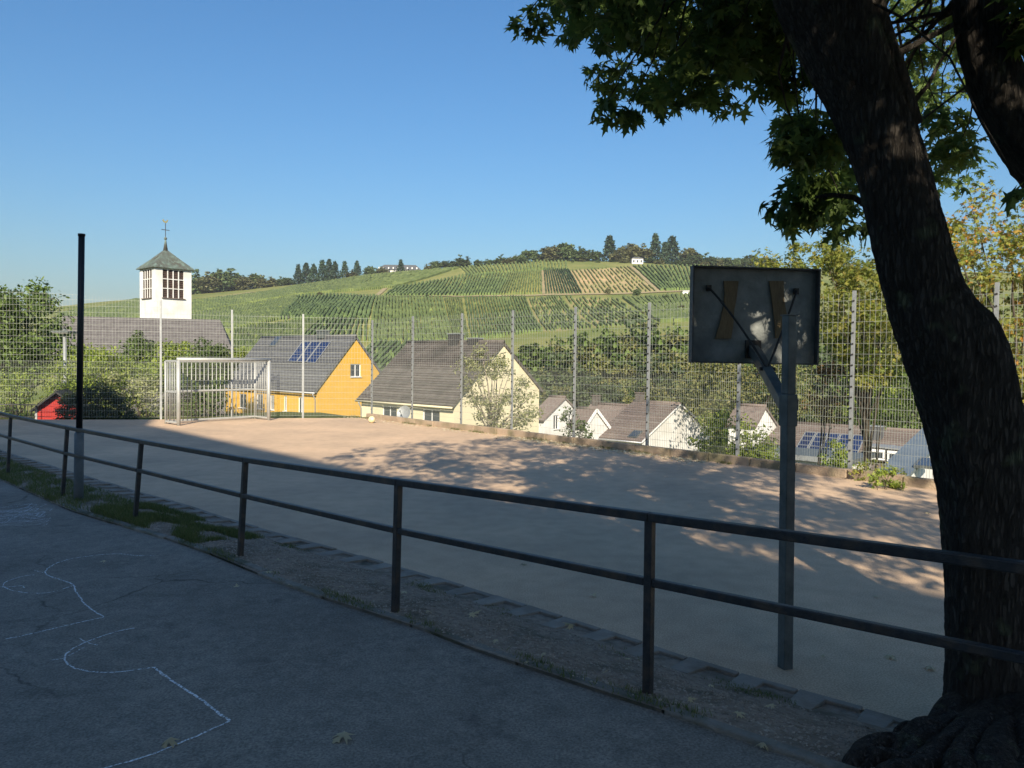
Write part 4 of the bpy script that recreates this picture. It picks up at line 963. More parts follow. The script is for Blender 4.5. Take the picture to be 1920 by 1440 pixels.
TP = [(1905, 1520, 205, 3.95), (1895, 1450, 160, 3.97), (1884, 1400, 128, 3.98), (1874, 1350, 105, 3.98), (1866, 1300, 94, 4.0), (1861, 1220, 86, 4.0), (1856, 1100, 83, 4.0), (1850, 1000, 84, 4.0), (1842, 900, 85, 4.0), (1824, 800, 87, 4.0), (1801, 700, 90, 4.0), (1779, 640, 90, 4.0), (1753, 600, 78, 4.0), (1735, 560, 71, 4.01), (1717, 500, 68, 4.02), (1692, 400, 67, 4.05), (1668, 300, 66, 4.05), (1632, 200, 69, 4.1), (1590, 100, 78, 4.1), (1552, 0, 87, 4.1), (1490, -150, 80, 4.1), (1400, -350, 70, 4.0), (1300, -560, 58, 3.9), (1180, -800, 44, 3.7), (1050, -1050, 28, 3.5)]
mb, TPP, TPR = trunk_mesh(TP, 300, 140, 3, .02, .05); mb.build('trunk', M['bark'], tree, True)
LP = [(1960, 1330, 100, 4.1), (2010, 1180, 90, 4.15), (2070, 1000, 84, 4.2), (2105, 800, 78, 4.25), (2100, 600, 72, 4.25), (2055, 450, 67, 4.25), (2000, 345, 62, 4.2), (1938, 275, 57, 4.2), (1882, 190, 52, 4.2), (1846, 90, 48, 4.2), (1832, 0, 46, 4.2), (1830, -150, 43, 4.2), (1860, -350, 36, 4.1), (1900, -600, 28, 4.0), (1960, -900, 18, 3.8)]
mb, LPP, LPR = trunk_mesh(LP, 160, 80, 5, .022); mb.build('limb', M['bark'], tree, True)
def limb(pts, r0, r1, nm='branch'):
    n = len(pts); MB().tube(pts, [r0 + (r1 - r0) * i / (n - 1) for i in range(n)], 10, jit=.12, rng=rng).build(nm, M['bark'], tree, True)
limb([D(x, y_, 4.0) for x, y_ in ((1712, 235), (1688, 150), (1668, 90), (1650, 30), (1630, -60), (1625, -200))], .05, .035)
limb([D(x, y_, 4.15) for x, y_ in ((1660, 112), (1700, 92), (1745, 68), (1790, 45), (1835, 25))], .02, .012)
limb([D(x, y_, 4.1) for x, y_ in ((1700, 210), (1722, 180), (1740, 160), (1760, 120), (1800, 60))], .016, .006)
limb([D(x, y_, 4.15) for x, y_ in ((1860, 150), (1890, 70), (1925, 10), (1970, -60))], .022, .012)
limb([D(x, y_, 4.4) for x, y_ in ((1640, 395), (1600, 370), (1560, 365), (1530, 370))], .02, .008)
# roots
rmb = MB()
rootpts = [[(1800, 1330), (1752, 1378), (1700, 1392), (1650, 1398), (1602, 1418), (1580, 1440)], [(1810, 1350), (1740, 1395), (1690, 1425), (1640, 1420), (1600, 1450)], [(1830, 1370), (1770, 1425), (1700, 1440), (1660, 1470), (1600, 1480)], [(1850, 1380), (1800, 1450), (1760, 1490), (1700, 1520)], [(1880, 1400), (1850, 1470), (1820, 1540), (1790, 1600)], [(1790, 1345), (1720, 1372), (1690, 1410), (1660, 1440), (1640, 1445)], [(1840, 1360), (1790, 1400), (1740, 1412), (1720, 1450), (1670, 1452)], [(1900, 1400), (1900, 1490), (1890, 1580)], [(1815, 1340), (1765, 1360), (1725, 1362), (1690, 1372), (1668, 1380)]]
for qi, q in enumerate(rootpts):
    P = [GY(x, y_, .03) for x, y_ in q]; n_ = len(P); P[0] = P[0] + np.array([.2, .2, .06]); P[1] = P[1] + np.array([.05, .04, .0]); P[-1][2] -= .09
    t_ = np.linspace(0, n_ - 1, 26); r0_r = (.08, .065, .08, .1, .11, .045, .05, .11, .04)[qi]
    PP = [np.array([np.interp(t, range(n_), [p[k] for p in P]) for k in range(3)]) + np.array([.02 * math.sin(t * 3 + qi), .02 * math.cos(t * 4 + qi), .018 * math.sin(t * 5 + qi)]) for t in t_]
    for _ in range(2): PP = [PP[0]] + [(PP[i - 1] + 2 * PP[i] + PP[i + 1]) / 4 for i in range(1, 25)] + [PP[-1]]
    rmb.tube(PP, [r0_r * (1 - .6 * (t / (n_ - 1))) * (1 + .16 * math.sin(t * 6 + qi * 2)) for t in t_], 14, jit=.22, rng=rng)
rmb.build('roots', M['bark'], tree, True)
# crown: leaf clusters at the ends of drooping twigs
MA = [(1030, -120), (1040, 20), (1105, 60), (1085, 105), (1130, 150), (1180, 190), (1235, 215), (1300, 185), (1360, 185), (1400, 130), (1480, 120), (1520, 60), (1540, -120)]
MBp = [(1480, 190), (1560, 215), (1600, 300), (1620, 390), (1560, 430), (1515, 425), (1480, 385), (1530, 300), (1475, 245)]
MC = [(1660, -120), (1690, 90), (1715, 250), (1755, 380), (1790, 395), (1805, 260), (1785, 100), (1800, -120)]
MD = [(1905, -120), (1905, 100), (1990, 230), (2050, -120)]
vis = np.vstack([px_clusters(MA, 74, 4.6, 7.6, rng), px_clusters(MBp, 12, 4.4, 5.8, rng), px_clusters(MBp, 7, 7.2, 8.8, rng), px_clusters(MC, 8, 6.0, 7.5, rng), px_clusters(MC, 16, 8.3, 10.2, rng), px_clusters(MD, 8, 3.8, 5, rng),
                 [D(972, 48, 6.2), D(1003, 62, 6.2), D(1015, 25, 6.1), D(1130, 205, 6.0), D(1172, 215, 6.0), D(1500, 150, 5.2), D(1450, 165, 5.3), D(1918, 355, 3.6), D(1895, 60, 4.4)]])
vr = np.concatenate([rng.uniform(.18, .32, 74), rng.uniform(.15, .24, 12), rng.uniform(.2, .3, 7), rng.uniform(.2, .32, 8), rng.uniform(.25, .4, 16), rng.uniform(.15, .25, 8), [.1, .1, .12, .1, .12, .13, .14, .06, .12]])
up_c = []
ELL = [((.6, 3.6, 6.9), (4.6, 4.0, 2.3), 295), ((4.4, 2.4, 6.2), (2.8, 2.4, 1.6), 80), ((2.3, 1.2, 5.9), (2.4, 2.4, 1.4), 170), ((4.4, .4, 5.3), (1.9, 1.6, 1.2), 70)]
for c_, r_, n_ in ELL:
    k = 0
    while k < n_:
        d_ = rng.normal(0, 1, 3); d_ /= np.linalg.norm(d_); q = np.array(c_) + d_ * np.array(r_) * rng.uniform(.25, 1) ** .6
        if q[1] > .3:
            x, y_, z_ = proj(q); mg = .62 * FPX / max(z_, .3)
            if y_ > -mg and -mg < x < 1920 + mg: continue
        if q[1] + q[2] / .577 < 10.8 - 1.07 * q[0] and rng.random() > .1: k += 1; continue
        up_c.append(q); k += 1
up_c = np.array(up_c)
P1, N1 = clusters_to_leaves(vis, vr, 56, rng, .75, True); P2, N2 = clusters_to_leaves(up_c, rng.uniform(.28, .5, len(up_c)), 46, rng)
link('crown', leaf_mesh('crown', np.vstack([P1, P2]), np.vstack([N1, N2]), .115, 'maple', LEAF['maple'], rng, droop=1.4), tree)
tw_mb = MB(); src = np.vstack([TPP[190:], LPP[105:]])
for q in np.vstack([vis, up_c[::3]]):
    k = np.argsort(np.linalg.norm(src - (q + np.array([0, 0, .5])), axis=1))[int(rng.integers(0, 45))]; a = src[k]
    L_ = np.linalg.norm(q - a)
    tw_mb.tube(bez(a, q, rng.normal(0, .12, 3) * L_ + np.array([0, 0, .14 * L_]), 7, rng, .022 * L_), [max(.003, .0075 * min(L_, 2.2) * (1 - .8 * t)) for t in np.linspace(0, 1, 7)], 5, cap=False)
tw_mb.build('branches', M['bark'], tree, True)

# ---- generic small trees and shrubs built from leaf clusters
def plant(name, label, cat, base, cents, rads, n_per, size, kind, leafm, bark='twig', stems=6, r0=.05, group=None, seed=1, flat=.8, trunk=True, droop=.3):
    rg = np.random.default_rng(seed); o = thing(name, label, cat, base, group)
    P, N_ = clusters_to_leaves(cents, rads, n_per, rg, flat)
    ms = leafm if isinstance(leafm, (list, tuple)) else [leafm]
    sel = rg.integers(0, len(ms), len(cents)) if len(ms) > 1 else None
    link('crown' if cat == 'tree' else 'foliage', leaf_mesh('foliage', P, N_, size, kind, ms[0], rg, droop), o)
    mb = MB(); cents = np.asarray(cents); base = np.asarray(base, float)
    top = cents.mean(0); pick = cents[rg.choice(len(cents), min(stems, len(cents)), replace=False)]
    if trunk:
        fork = base + (top - base) * .55; fork[:2] = base[:2] * .6 + top[:2] * .4
        mb.tube(bez(base - Z * .3, fork, (rg.normal(0, .1), 0, 0), 7, rg, r0 * .3), [r0 * (1.15 - .5 * t) for t in np.linspace(0, 1, 7)], 8)
        for q in pick:
            mb.tube(bez(fork - (fork - base) * rg.uniform(0, .4), q, (0, 0, .1 * np.linalg.norm(q - fork)), 6, rg, r0 * .4), [r0 * .5 * (1 - .8 * t) for t in np.linspace(0, 1, 6)], 6)
        mb.build('trunk', M[bark], o, True)
    else:
        for q in pick:
            b = base + np.array([rg.normal(0, .12), rg.normal(0, .12), 0]); mb.tube(bez(b - Z * .2, q, (0, 0, .25 * abs(q[2] - b[2])), 7, rg, r0 * .6), [r0 * (1 - .8 * t) for t in np.linspace(0, 1, 7)], 5)
        mb.build('stems', M[bark], o, True)
    return o
def gz(x, y_): return float(terr(x, y_))
def base_at(px, Y): q = D(px, 800, Y); return np.array([q[0], q[1], gz(q[0], q[1])])
def pxplant(name, label, cat, px, Y, poly, n, dY, rad, n_per, size, kind, leafm, seed, **kw):
    rg = np.random.default_rng(seed * 13 + 5); c_ = px_clusters(poly, n, Y - dY, Y + dY, rg)
    return plant(name, label, cat, base_at(px, Y), c_, rg.uniform(rad * .6, rad * 1.3, n), n_per, size, kind, leafm, seed=seed, **kw)
# golden trees behind the right fence
pxplant('maple_tree', 'yellowing tree behind the fence between the backboard and the trunk', 'tree', 1640, 21, [(1415, 500), (1450, 455), (1520, 450), (1600, 480), (1680, 500), (1700, 700), (1610, 720), (1545, 640), (1545, 560), (1480, 520)], 130, 2.2, .4, 62, .11, 'maple', LEAF['gold'], 21, bark='twig', stems=22, r0=.07)
pxplant('maple_tree', 'tall tree with orange tinted leaves at the right edge behind the fence', 'tree', 1890, 17, [(1775, 440), (1800, 380), (1860, 345), (1930, 360), (2060, 330), (2060, 780), (1900, 760), (1870, 660), (1815, 560), (1780, 500)], 150, 2.0, .36, 60, .1, 'maple', LEAF['amber'], 22, bark='twig', stems=22, r0=.09)
pxplant('shrub', 'rust coloured shrub behind the fence just right of the basketball post', 'shrub', 1540, 24, [(1500, 740), (1520, 680), (1560, 665), (1590, 690), (1590, 780), (1510, 790)], 22, 1.0, .35, 40, .12, 'oval', LEAF['rust'], 23, trunk=False, r0=.03)
pxplant('shrub', 'yellow-green shrub behind the fence right of the rust shrub', 'shrub', 1630, 26, [(1590, 660), (1650, 650), (1690, 700), (1680, 790), (1590, 790)], 30, 1.2, .45, 44, .15, 'oval', LEAF['lime'], 24, trunk=False, r0=.04)
pxplant('tree', 'dark green tree behind the solar roof at the trunk', 'tree', 1690, 58, [(1610, 740), (1660, 700), (1740, 690), (1760, 800), (1640, 800), (1600, 790)], 60, 3, 1.1, 110, .2, 'clump', LEAF['green'], 25, r0=.25)
pxplant('tree', 'green tree under the backboard behind the fence', 'tree', 1400, 60, [(1290, 690), (1340, 660), (1420, 650), (1490, 650), (1520, 700), (1500, 790), (1300, 780)], 80, 5, 1.4, 110, .22, 'clump', LEAF['olive'], 26, r0=.25)
# shrubs along the fence foot
pxplant('young_tree', 'thin pale leaved young tree in front of the cream gable', 'tree', 927, 24.5, [(868, 690), (880, 650), (925, 655), (955, 690), (1008, 725), (1018, 800), (1000, 815), (880, 815)], 80, .7, .3, 58, .1, 'oval', LEAF['pale'], 31, bark='palebark', stems=26, r0=.035, trunk=False)
pxplant('shrub', 'dark pointed shrub in front of the small white house', 'shrub', 1075, 21, [(1052, 790), (1062, 765), (1078, 790), (1105, 800), (1106, 835), (1044, 832)], 22, .4, .2, 46, .08, 'oval', LEAF['green'], 32, trunk=False, r0=.02)
pxplant('shrub', 'large yellow-green shrub at the fence in front of the white gable', 'shrub', 1365, 17.5, [(1300, 820), (1310, 775), (1350, 775), (1400, 790), (1445, 810), (1455, 868), (1380, 872), (1325, 855)], 60, .7, .24, 46, .085, 'oval', LEAF['lime'], 33, trunk=False, r0=.02, stems=16)
pxplant('shrub', 'bushy green shrub at the foot of the fence left of the basketball post', 'shrub', 1400, 16.6, [(1355, 830), (1400, 815), (1450, 835), (1455, 872), (1370, 868)], 26, .4, .22, 50, .08, 'oval', LEAF['lime'], 34, trunk=False, r0=.02)
pxplant('shrub', 'upright bright green shrub in front of the garage', 'shrub', 1562, 15.6, [(1550, 835), (1562, 818), (1590, 850), (1598, 895), (1535, 890), (1540, 850)], 30, .3, .15, 46, .07, 'oval', LEAF['lime'], 35, trunk=False, r0=.015)
pxplant('shrub', 'straggly yellowing bush at the fence foot below the dormer windows', 'shrub', 1640, 14.2, [(1595, 880), (1640, 860), (1690, 870), (1700, 905), (1650, 915), (1605, 905)], 26, .3, .1, 26, .05, 'maple', LEAF['gold'], 36, trunk=False, r0=.012)
pxplant('shrub', 'low green weeds growing over the fence kerb near the trunk', 'shrub', 1670, 13.0, [(1640, 885), (1680, 880), (1690, 910), (1640, 912)], 10, .2, .1, 34, .06, 'maple', LEAF['lime'], 37, trunk=False, r0=.01)
# left side
pxplant('tree', 'large dark green tree at the left edge behind the lamp', 'tree', 30, 33, [(-90, 560), (0, 545), (40, 560), (62, 530), (95, 565), (112, 600), (116, 650), (95, 710), (-90, 720)], 190, 2.6, .75, 70, .21, 'oval', LEAF['green'], 41, r0=.2, stems=16)
pxplant('shrub', 'bright yellow-green bush left of the red playhouse', 'shrub', 45, 28, [(-60, 730), (20, 700), (80, 690), (110, 720), (95, 750), (-60, 760)], 34, .8, .35, 56, .11, 'oval', LEAF['lime'], 42, trunk=False, r0=.03)
pxplant('shrub', 'low bush along the low fence at the left edge', 'shrub', 10, 27, [(-60, 760), (60, 755), (66, 790), (-60, 800)], 22, .4, .28, 50, .1, 'oval', LEAF['green'], 43, trunk=False, r0=.03)
pxplant('shrub', 'broad yellow-green hedge behind the fence right of the lamp', 'shrub', 190, 29.5, [(105, 690), (150, 650), (230, 665), (300, 690), (300, 790), (130, 790)], 150, 1.3, .46, 60, .13, 'oval', LEAF['lime'], 44, trunk=False, r0=.03, stems=14)
pxplant('shrub', 'pale green shrub behind the fence left of the goal', 'shrub', 260, 28, [(185, 720), (240, 690), (300, 710), (302, 790), (230, 790)], 36, .6, .34, 46, .11, 'oval', LEAF['pale'], 45, trunk=False, r0=.03)
pxplant('shrub', 'dark green bushes behind the goal bars', 'shrub', 360, 29.5, [(300, 690), (350, 665), (410, 680), (416, 790), (300, 790)], 110, 1.0, .42, 60, .13, 'oval', LEAF['green'], 46, trunk=False, r0=.03)
pxplant('ivy_bush', 'dark ivy bush smothering the right side of the red playhouse', 'shrub', 185, 25.5, [(108, 752), (130, 735), (165, 728), (192, 716), (220, 735), (250, 770), (262, 797), (108, 797)], 150, .35, .2, 64, .085, 'oval', LEAF['ivy'], 47, trunk=False, r0=.02)  # shadow on this bush is partly put into its dark leaf colour
for i, (px, yt, Y, hw, lab, lf_) in enumerate([(262, 628, 62, 34, 'round green bush under the church roof, left of three', 'green'), (325, 638, 60, 40, 'round green bush under the church roof, middle of three', 'lime'), (395, 640, 58, 36, 'round green bush under the church roof, right of three', 'green'), (440, 655, 75, 40, 'green tree between the church and the yellow house', 'lime'), (150, 650, 70, 50, 'green tree under the left end of the church roof', 'lime')]):
    pxplant('tree', lab, 'tree', px, Y, [(px - hw, yt + 45), (px - hw * .6, yt + 8), (px, yt), (px + hw * .7, yt + 12), (px + hw, yt + 50), (px + hw * .7, yt + 80), (px - hw * .8, yt + 80)], 56, 1.6, .75, 90, .18, 'clump', LEAF[lf_], 50 + i, r0=.15, group='trees under the church')

# ---- far trees from shared crowns
def far_crown(kind, seed):
    rg = np.random.default_rng(seed); mb = MB()
    if kind == 'conifer':
        c_, r_ = [], []
        for i in range(60):
            t = i / 60; a = i * 2.4; w = (1 - t) ** .8 * .30 * rg.uniform(.65, 1.15)
            c_.append((math.cos(a) * w, math.sin(a) * w, .06 + t * .92)); r_.append(.05 + .06 * (1 - t))
        P, N_ = clusters_to_leaves(c_, r_, 16, rg, .6); me = leaf_mesh('crown', P, N_, .075, 'clump', LEAF['conifer'], rg, .8)
    else:
        blobs = [((0, 0, .5), (.42, .42, .45), 46)] + [((rg.uniform(-.22, .22), rg.uniform(-.22, .22), rg.uniform(.2, .75)), (.24, .24, .22), 16) for _ in range(5)]
        c_ = np.vstack([blob_clusters(*b, rg) for b in blobs]); P, N_ = clusters_to_leaves(c_, rg.uniform(.05, .1, len(c_)), 15, rg)
        me = leaf_mesh('crown', P, N_, .085, 'clump', LEAF['far'], rg, .2)
    tr = MB().tube([(0, 0, -.12), (0, 0, .3), (.02, 0, .6)], [.035, .025, .01], 7).mesh('trunk', M['twig'], True)
    return me, tr
FC = {'d': [far_crown('dec', s) for s in (1, 2, 3, 4)], 'c': [far_crown('conifer', s) for s in (5, 6, 7)]}
FCo = []
for me, tr in FC['d']:
    m2 = me.copy(); m2.materials.clear(); m2.materials.append(LEAF['farolive']); FCo.append((m2, tr))
FC['o'] = FCo
def wood_crown(seed, lm):
    rg = np.random.default_rng(seed)
    blobs = [((0, 0, .5), (.42, .42, .45), 52)] + [((rg.uniform(-.24, .24), rg.uniform(-.24, .24), rg.uniform(.2, .78)), (.24, .24, .2), 20) for _ in range(6)]
    c_ = np.vstack([blob_clusters(*b, rg) for b in blobs]); P, N_ = clusters_to_leaves(c_, rg.uniform(.04, .09, len(c_)), 44, rg)
    return leaf_mesh('crown', P, N_, .036, 'clump', lm, rg, .2)
FC['w'] = [(wood_crown(60 + k, LEAF[l]), FC['d'][0][1]) for k, l in enumerate(('green', 'olive', 'farwood', 'farwood', 'green', 'olive'))]
def far_tree(kind, px, ytop, base, label, group, wfac=1.0, i=0):
    h = D(px, ytop, base[1])[2] - base[2]; h = max(h, 1.5); me, tr = FC[kind][i % len(FC[kind])]
    o = thing('conifer_tree' if kind == 'c' else 'broadleaf_tree', label, 'tree', base, group)
    rz = (i * 2.13) % 6.28
    for nm, m_ in (('crown', me), ('trunk', tr)):
        k = bpy.data.objects.new(nm, m_); COL.objects.link(k); k.parent = o; k.scale = (h * wfac, h * wfac, h); k.rotation_euler = (0, 0, rz)
    return o
LEFTROW = [('d', 366, 511), ('d', 384, 519), ('o', 398, 513), ('d', 410, 510), ('d', 427, 506), ('d', 442, 513), ('o', 461, 519), ('d', 481, 515), ('o', 498, 519), ('o', 517, 522), ('d', 529, 520), ('d', 542, 523)]
CONROW = [('c', 559, 497), ('c', 574, 494), ('c', 588, 496), ('c', 604, 489), ('c', 617, 487), ('c', 628, 491), ('c', 646, 491), ('c', 669, 490)]
MIDROW = [('o', 659, 508), ('d', 692, 499), ('o', 717, 502), ('c', 751, 488), ('o', 803, 496), ('d', 816, 489), ('d', 835, 490), ('d', 851, 491), ('d', 867, 481), ('d', 897, 487), ('d', 914, 487)]
TOPROW = [('d', 938, 480), ('d', 952, 484), ('d', 968, 480), ('d', 987, 470), ('d', 1011, 471), ('o', 1032, 460), ('d', 1045, 470), ('d', 1060, 458), ('d', 1077, 462), ('d', 1095, 465), ('d', 1111, 470), ('c', 1142, 443), ('o', 1160, 468), ('o', 1176, 456), ('o', 1200, 460), ('c', 1227, 439), ('c', 1245, 455), ('c', 1259, 444), ('o', 1289, 466), ('d', 1302, 475)]
SMALLROW = [('d', 1318, 478), ('d', 1330, 481), ('o', 1343, 484), ('d', 1355, 484), ('d', 1367, 485), ('d', 1380, 483), ('d', 1392, 486), ('d', 1407, 480), ('d', 1420, 484), ('d', 1436, 482)]
for row, nm, gp in ((LEFTROW, 'crest tree from the church tower', 'crest trees right of the church tower'), (CONROW, 'dark conifer in the crest row left of the manor', 'conifers on the crest'), (MIDROW, 'crest tree counted rightwards from the last conifer past the manor', 'crest trees around the manor'), (TOPROW, 'tree from the left in the dense hilltop group', 'hilltop trees'), (SMALLROW, 'small round tree from the left in the thin row above the backboard', 'small crest trees')):
    for i, (k, px, yt) in enumerate(row):
        Y = YC + rng.uniform(-3, 10); q = D(px, 560, Y); b = np.array([q[0], Y, gz(q[0], Y) - 1.2])
        far_tree(k, px, yt - 1.5, b, ORD[i] + ' ' + nm, gp, (.85 if k == 'c' else 1.35) * rng.uniform(.95, 1.3), i)
# low scrub under the hilltop group
for i in range(16):
    px = 950 + i * 24 + rng.uniform(-8, 8); Y = YC - rng.uniform(2, 9); q = D(px, 560, Y); b = np.array([q[0], Y, gz(q[0], Y) - 1])
    far_tree('o' if i % 3 == 0 else 'd', px, 486 + rng.uniform(-3, 4), b, ORD[i] + ' low bush from the left along the foot of the hilltop trees', 'hilltop scrub', 2.0, i)
for i, (px, yt, yb, w) in enumerate([(1140, 538, 552, 1.0), (1193, 541, 554, 1.4), (600, 547, 556, 1.6), (800, 552, 560, 1.2), (1250, 552, 562, 1.4)]):
    b = T(px, yb); far_tree('o' if i in (0, 2) else 'd', px, yt, b, ['grey-green bush on the track below the tan vine plot', 'dark round bush right of the grey-green one below the tan plot', 'olive bush on the track above the yellow house', 'small bush on the track above the cream house', 'bush on the track left of the backboard'][i], 'bushes on the slope', w, i)
WOOD = []
for px, yt in ((1010, 648), (1032, 628), (1062, 640), (1092, 622), (1118, 612), (1150, 620), (1180, 610), (1208, 604), (1236, 600), (1264, 606), (1290, 612), (1325, 622), (1360, 640), (1400, 640), (1440, 630), (1480, 610), (1520, 590), (1560, 585), (1600, 580), (1645, 580)): WOOD.append((px, yt, 125, 'back'))
for px, yt in ((990, 700), (1020, 672), (1050, 662), (1085, 668), (1120, 655), (1160, 668), (1195, 655), (1230, 665), (1268, 655), (1300, 672), (1345, 680), (1390, 690), (1440, 690), (1495, 680), (1550, 660), (1610, 650)): WOOD.append((px, yt, 100, 'middle'))
for px, yt in ((1000, 735), (1035, 715), (1075, 720), (1110, 705), (1150, 716), (1190, 712), (1225, 722), (1262, 712), (1300, 725), (1350, 730), (1410, 735), (1470, 742), (1530, 735), (1590, 745), (1640, 750)): WOOD.append((px, yt, 80, 'front'))
cnt = {'back': 0, 'middle': 0, 'front': 0}
for i, (px, yt, Y, rw) in enumerate(WOOD):
    q = D(px + rng.uniform(-6, 6), 800, Y + rng.uniform(-5, 5)); b = np.array([q[0], q[1], gz(q[0], q[1])])
    far_tree('w', px, yt + rng.uniform(-4, 4), b, ORD[cnt[rw]] + ' tree from the left in the ' + rw + ' row of the valley wood', 'valley wood', rng.uniform(1.0, 1.3) * (1 if rw == 'back' else .95), int(rng.integers(0, 6))); cnt[rw] += 1
# scrub on the slope above the wood
SCR = sorted([(rng.uniform(1110, 1330), rng.uniform(566, 612)) for _ in range(14)])
for i, (px, yb) in enumerate(SCR):
    b = T(px, yb); far_tree('o' if i % 2 else 'd', px, yb - rng.uniform(4, 9), b, ORD[i] + ' low scrub bush from the left on the grassy slope above the wood', 'slope scrub', 2.6, i)

# ------------------------------------------------------------------ school building behind the yard (its shadow lies over the yard)
BE = 18.0; off = BE / math.tan(math.radians(SUN_EL))
def eave(x): return np.array([x, 11.5 - 1.07 * x - off, BE])
A_, B_ = eave(-14.4), eave(11.0); bd_ = (B_ - A_) / np.linalg.norm(B_ - A_); bnn = np.array([bd_[1], -bd_[0], 0])
if bnn[1] > 0: bnn = -bnn
sch = thing('school_building', 'plain four storey school building behind the yard', 'building', ((A_ + B_)[0] / 2, (A_ + B_)[1] / 2, 0))
Lb = np.linalg.norm(B_ - A_)
MB().obox((A_ + B_) / 2 + bnn * 6 - Z * (BE / 2 + .2), bd_ * (Lb - .6), bnn * 11.2, Z * (BE - .1)).build('wall', M['school'], sch)
link('roof', recalc(MB().add([A_, B_, B_ + bnn * 12, A_ + bnn * 12, A_ + bnn * 6 + bd_ * 4 + Z * 2.6, B_ + bnn * 6 - bd_ * 4 + Z * 2.6], [(0, 1, 5, 4), (2, 3, 4, 5), (1, 2, 5), (3, 0, 4), (3, 2, 1, 0)]).mesh('roof', M['old_tile'])), sch)
gx0, gx1 = eave(-14.5), eave(-11.0); gm = (gx0 + gx1) / 2 + Z * 1.55
link('gable', recalc(MB().add([gx0 - bnn * .02, gx1 - bnn * .02, gm - bnn * .02, gx0 + bnn * 6, gx1 + bnn * 6, gm + bnn * 6], [(0, 1, 2), (5, 4, 3), (0, 2, 5, 3), (1, 4, 5, 2), (0, 3, 4, 1)]).mesh('gable', M['old_tile'])), sch)
for fl in range(4):
    for i in range(9):
        k = A_ + bd_ * (Lb * (i + .5) / 9) + bnn * .38 - Z * (BE - 2.2 - fl * 3.9); w_ = MB().obox(k, bd_ * 2.0, bnn * .08, Z * 1.7).build('window', M['glass'], sch)
        fr = MB()
        for sg in (-1, 0, 1): fr.obox(k - bnn * .05 + bd_ * sg * .97, bd_ * .07, bnn * .06, Z * 1.7)
        fr.build('frame', M['frame_white'], w_)

# ------------------------------------------------------------------ small things on the ground
bp = G(697, 793, 0); bl = thing('football', 'pale yellow football lying by the kerb near the fence corner', 'ball', bp)
MB().ball(bp + Z * .11, .11, 20, 14).build('ball_skin', M['chalkball'], bl, True)
def ground_leaf(px, py, size, kind, where, label, group, seed, yardz=True, dz=.012):
    rg = np.random.default_rng(seed); p = GY(px, py) if where == 'yard' else G(px, py, 0.0)
    if where == 'strip':
        p = GY(px, py)
    o = link('fallen_leaf', leaf_mesh('fallen_leaf', np.array([p + Z * (dz + size * .25)]), np.array([[0, 0, 3.0]]), size, 'maple', LEAF['dry'], rg), None, label, 'leaf', group)
    return o
yl = [(650, 1383, 'pale leaf lying alone on the dark asphalt near the bottom centre'), (196, 1056, 'leaf inside the upper chalk curve'), (322, 1394, 'brown leaf lying on the lower chalk line'), (545, 1103, 'pale leaf against the kerb below the third railing post'), (498, 1079, 'leaf on the asphalt by the kerb near the third post'), (990, 1248, 'yellowish leaf on the kerb between two railing posts'), (1432, 1403, 'torn pale leaf beside the kerb at the lower right'), (443, 1107, 'small leaf scrap on the open asphalt')]
for i, (x, y_, l) in enumerate(yl): ground_leaf(x, y_, .075 if i != 2 else .09, 'maple', 'yard', l, 'fallen leaves on the yard', 60 + i)
cl = [(1662, 1232), (1520, 1238), (1540, 1236), (1745, 1253), (1735, 963), (720, 990), (1420, 1010), (1300, 1100), (980, 1060), (1640, 1120), (560, 960), (1110, 1120), (860, 1020)]
cl.sort()
for i, (x, y_) in enumerate(cl): ground_leaf(x, y_, .07, 'maple', 'court', ORD[i] + ' dry leaf from the left lying on the shaded court', 'fallen leaves on the court', 90 + i, dz=.004)
sl = sorted([(455, 1062), (520, 1050), (640, 1100), (700, 1140), (760, 1110), (805, 1148), (880, 1160), (930, 1205), (1020, 1230), (1075, 1180), (1130, 1268), (1180, 1240), (1290, 1320), (1330, 1290), (1380, 1345), (1450, 1330)])
for i, (x, y_) in enumerate(sl): ground_leaf(x, y_, .05 + .025 * (i % 3 == 0), 'maple', 'strip', ORD[i] + ' dry leaf from the left on the dirt strip', 'fallen leaves on the dirt strip', 130 + i, dz=-.005 if y_ < 1150 else .01)
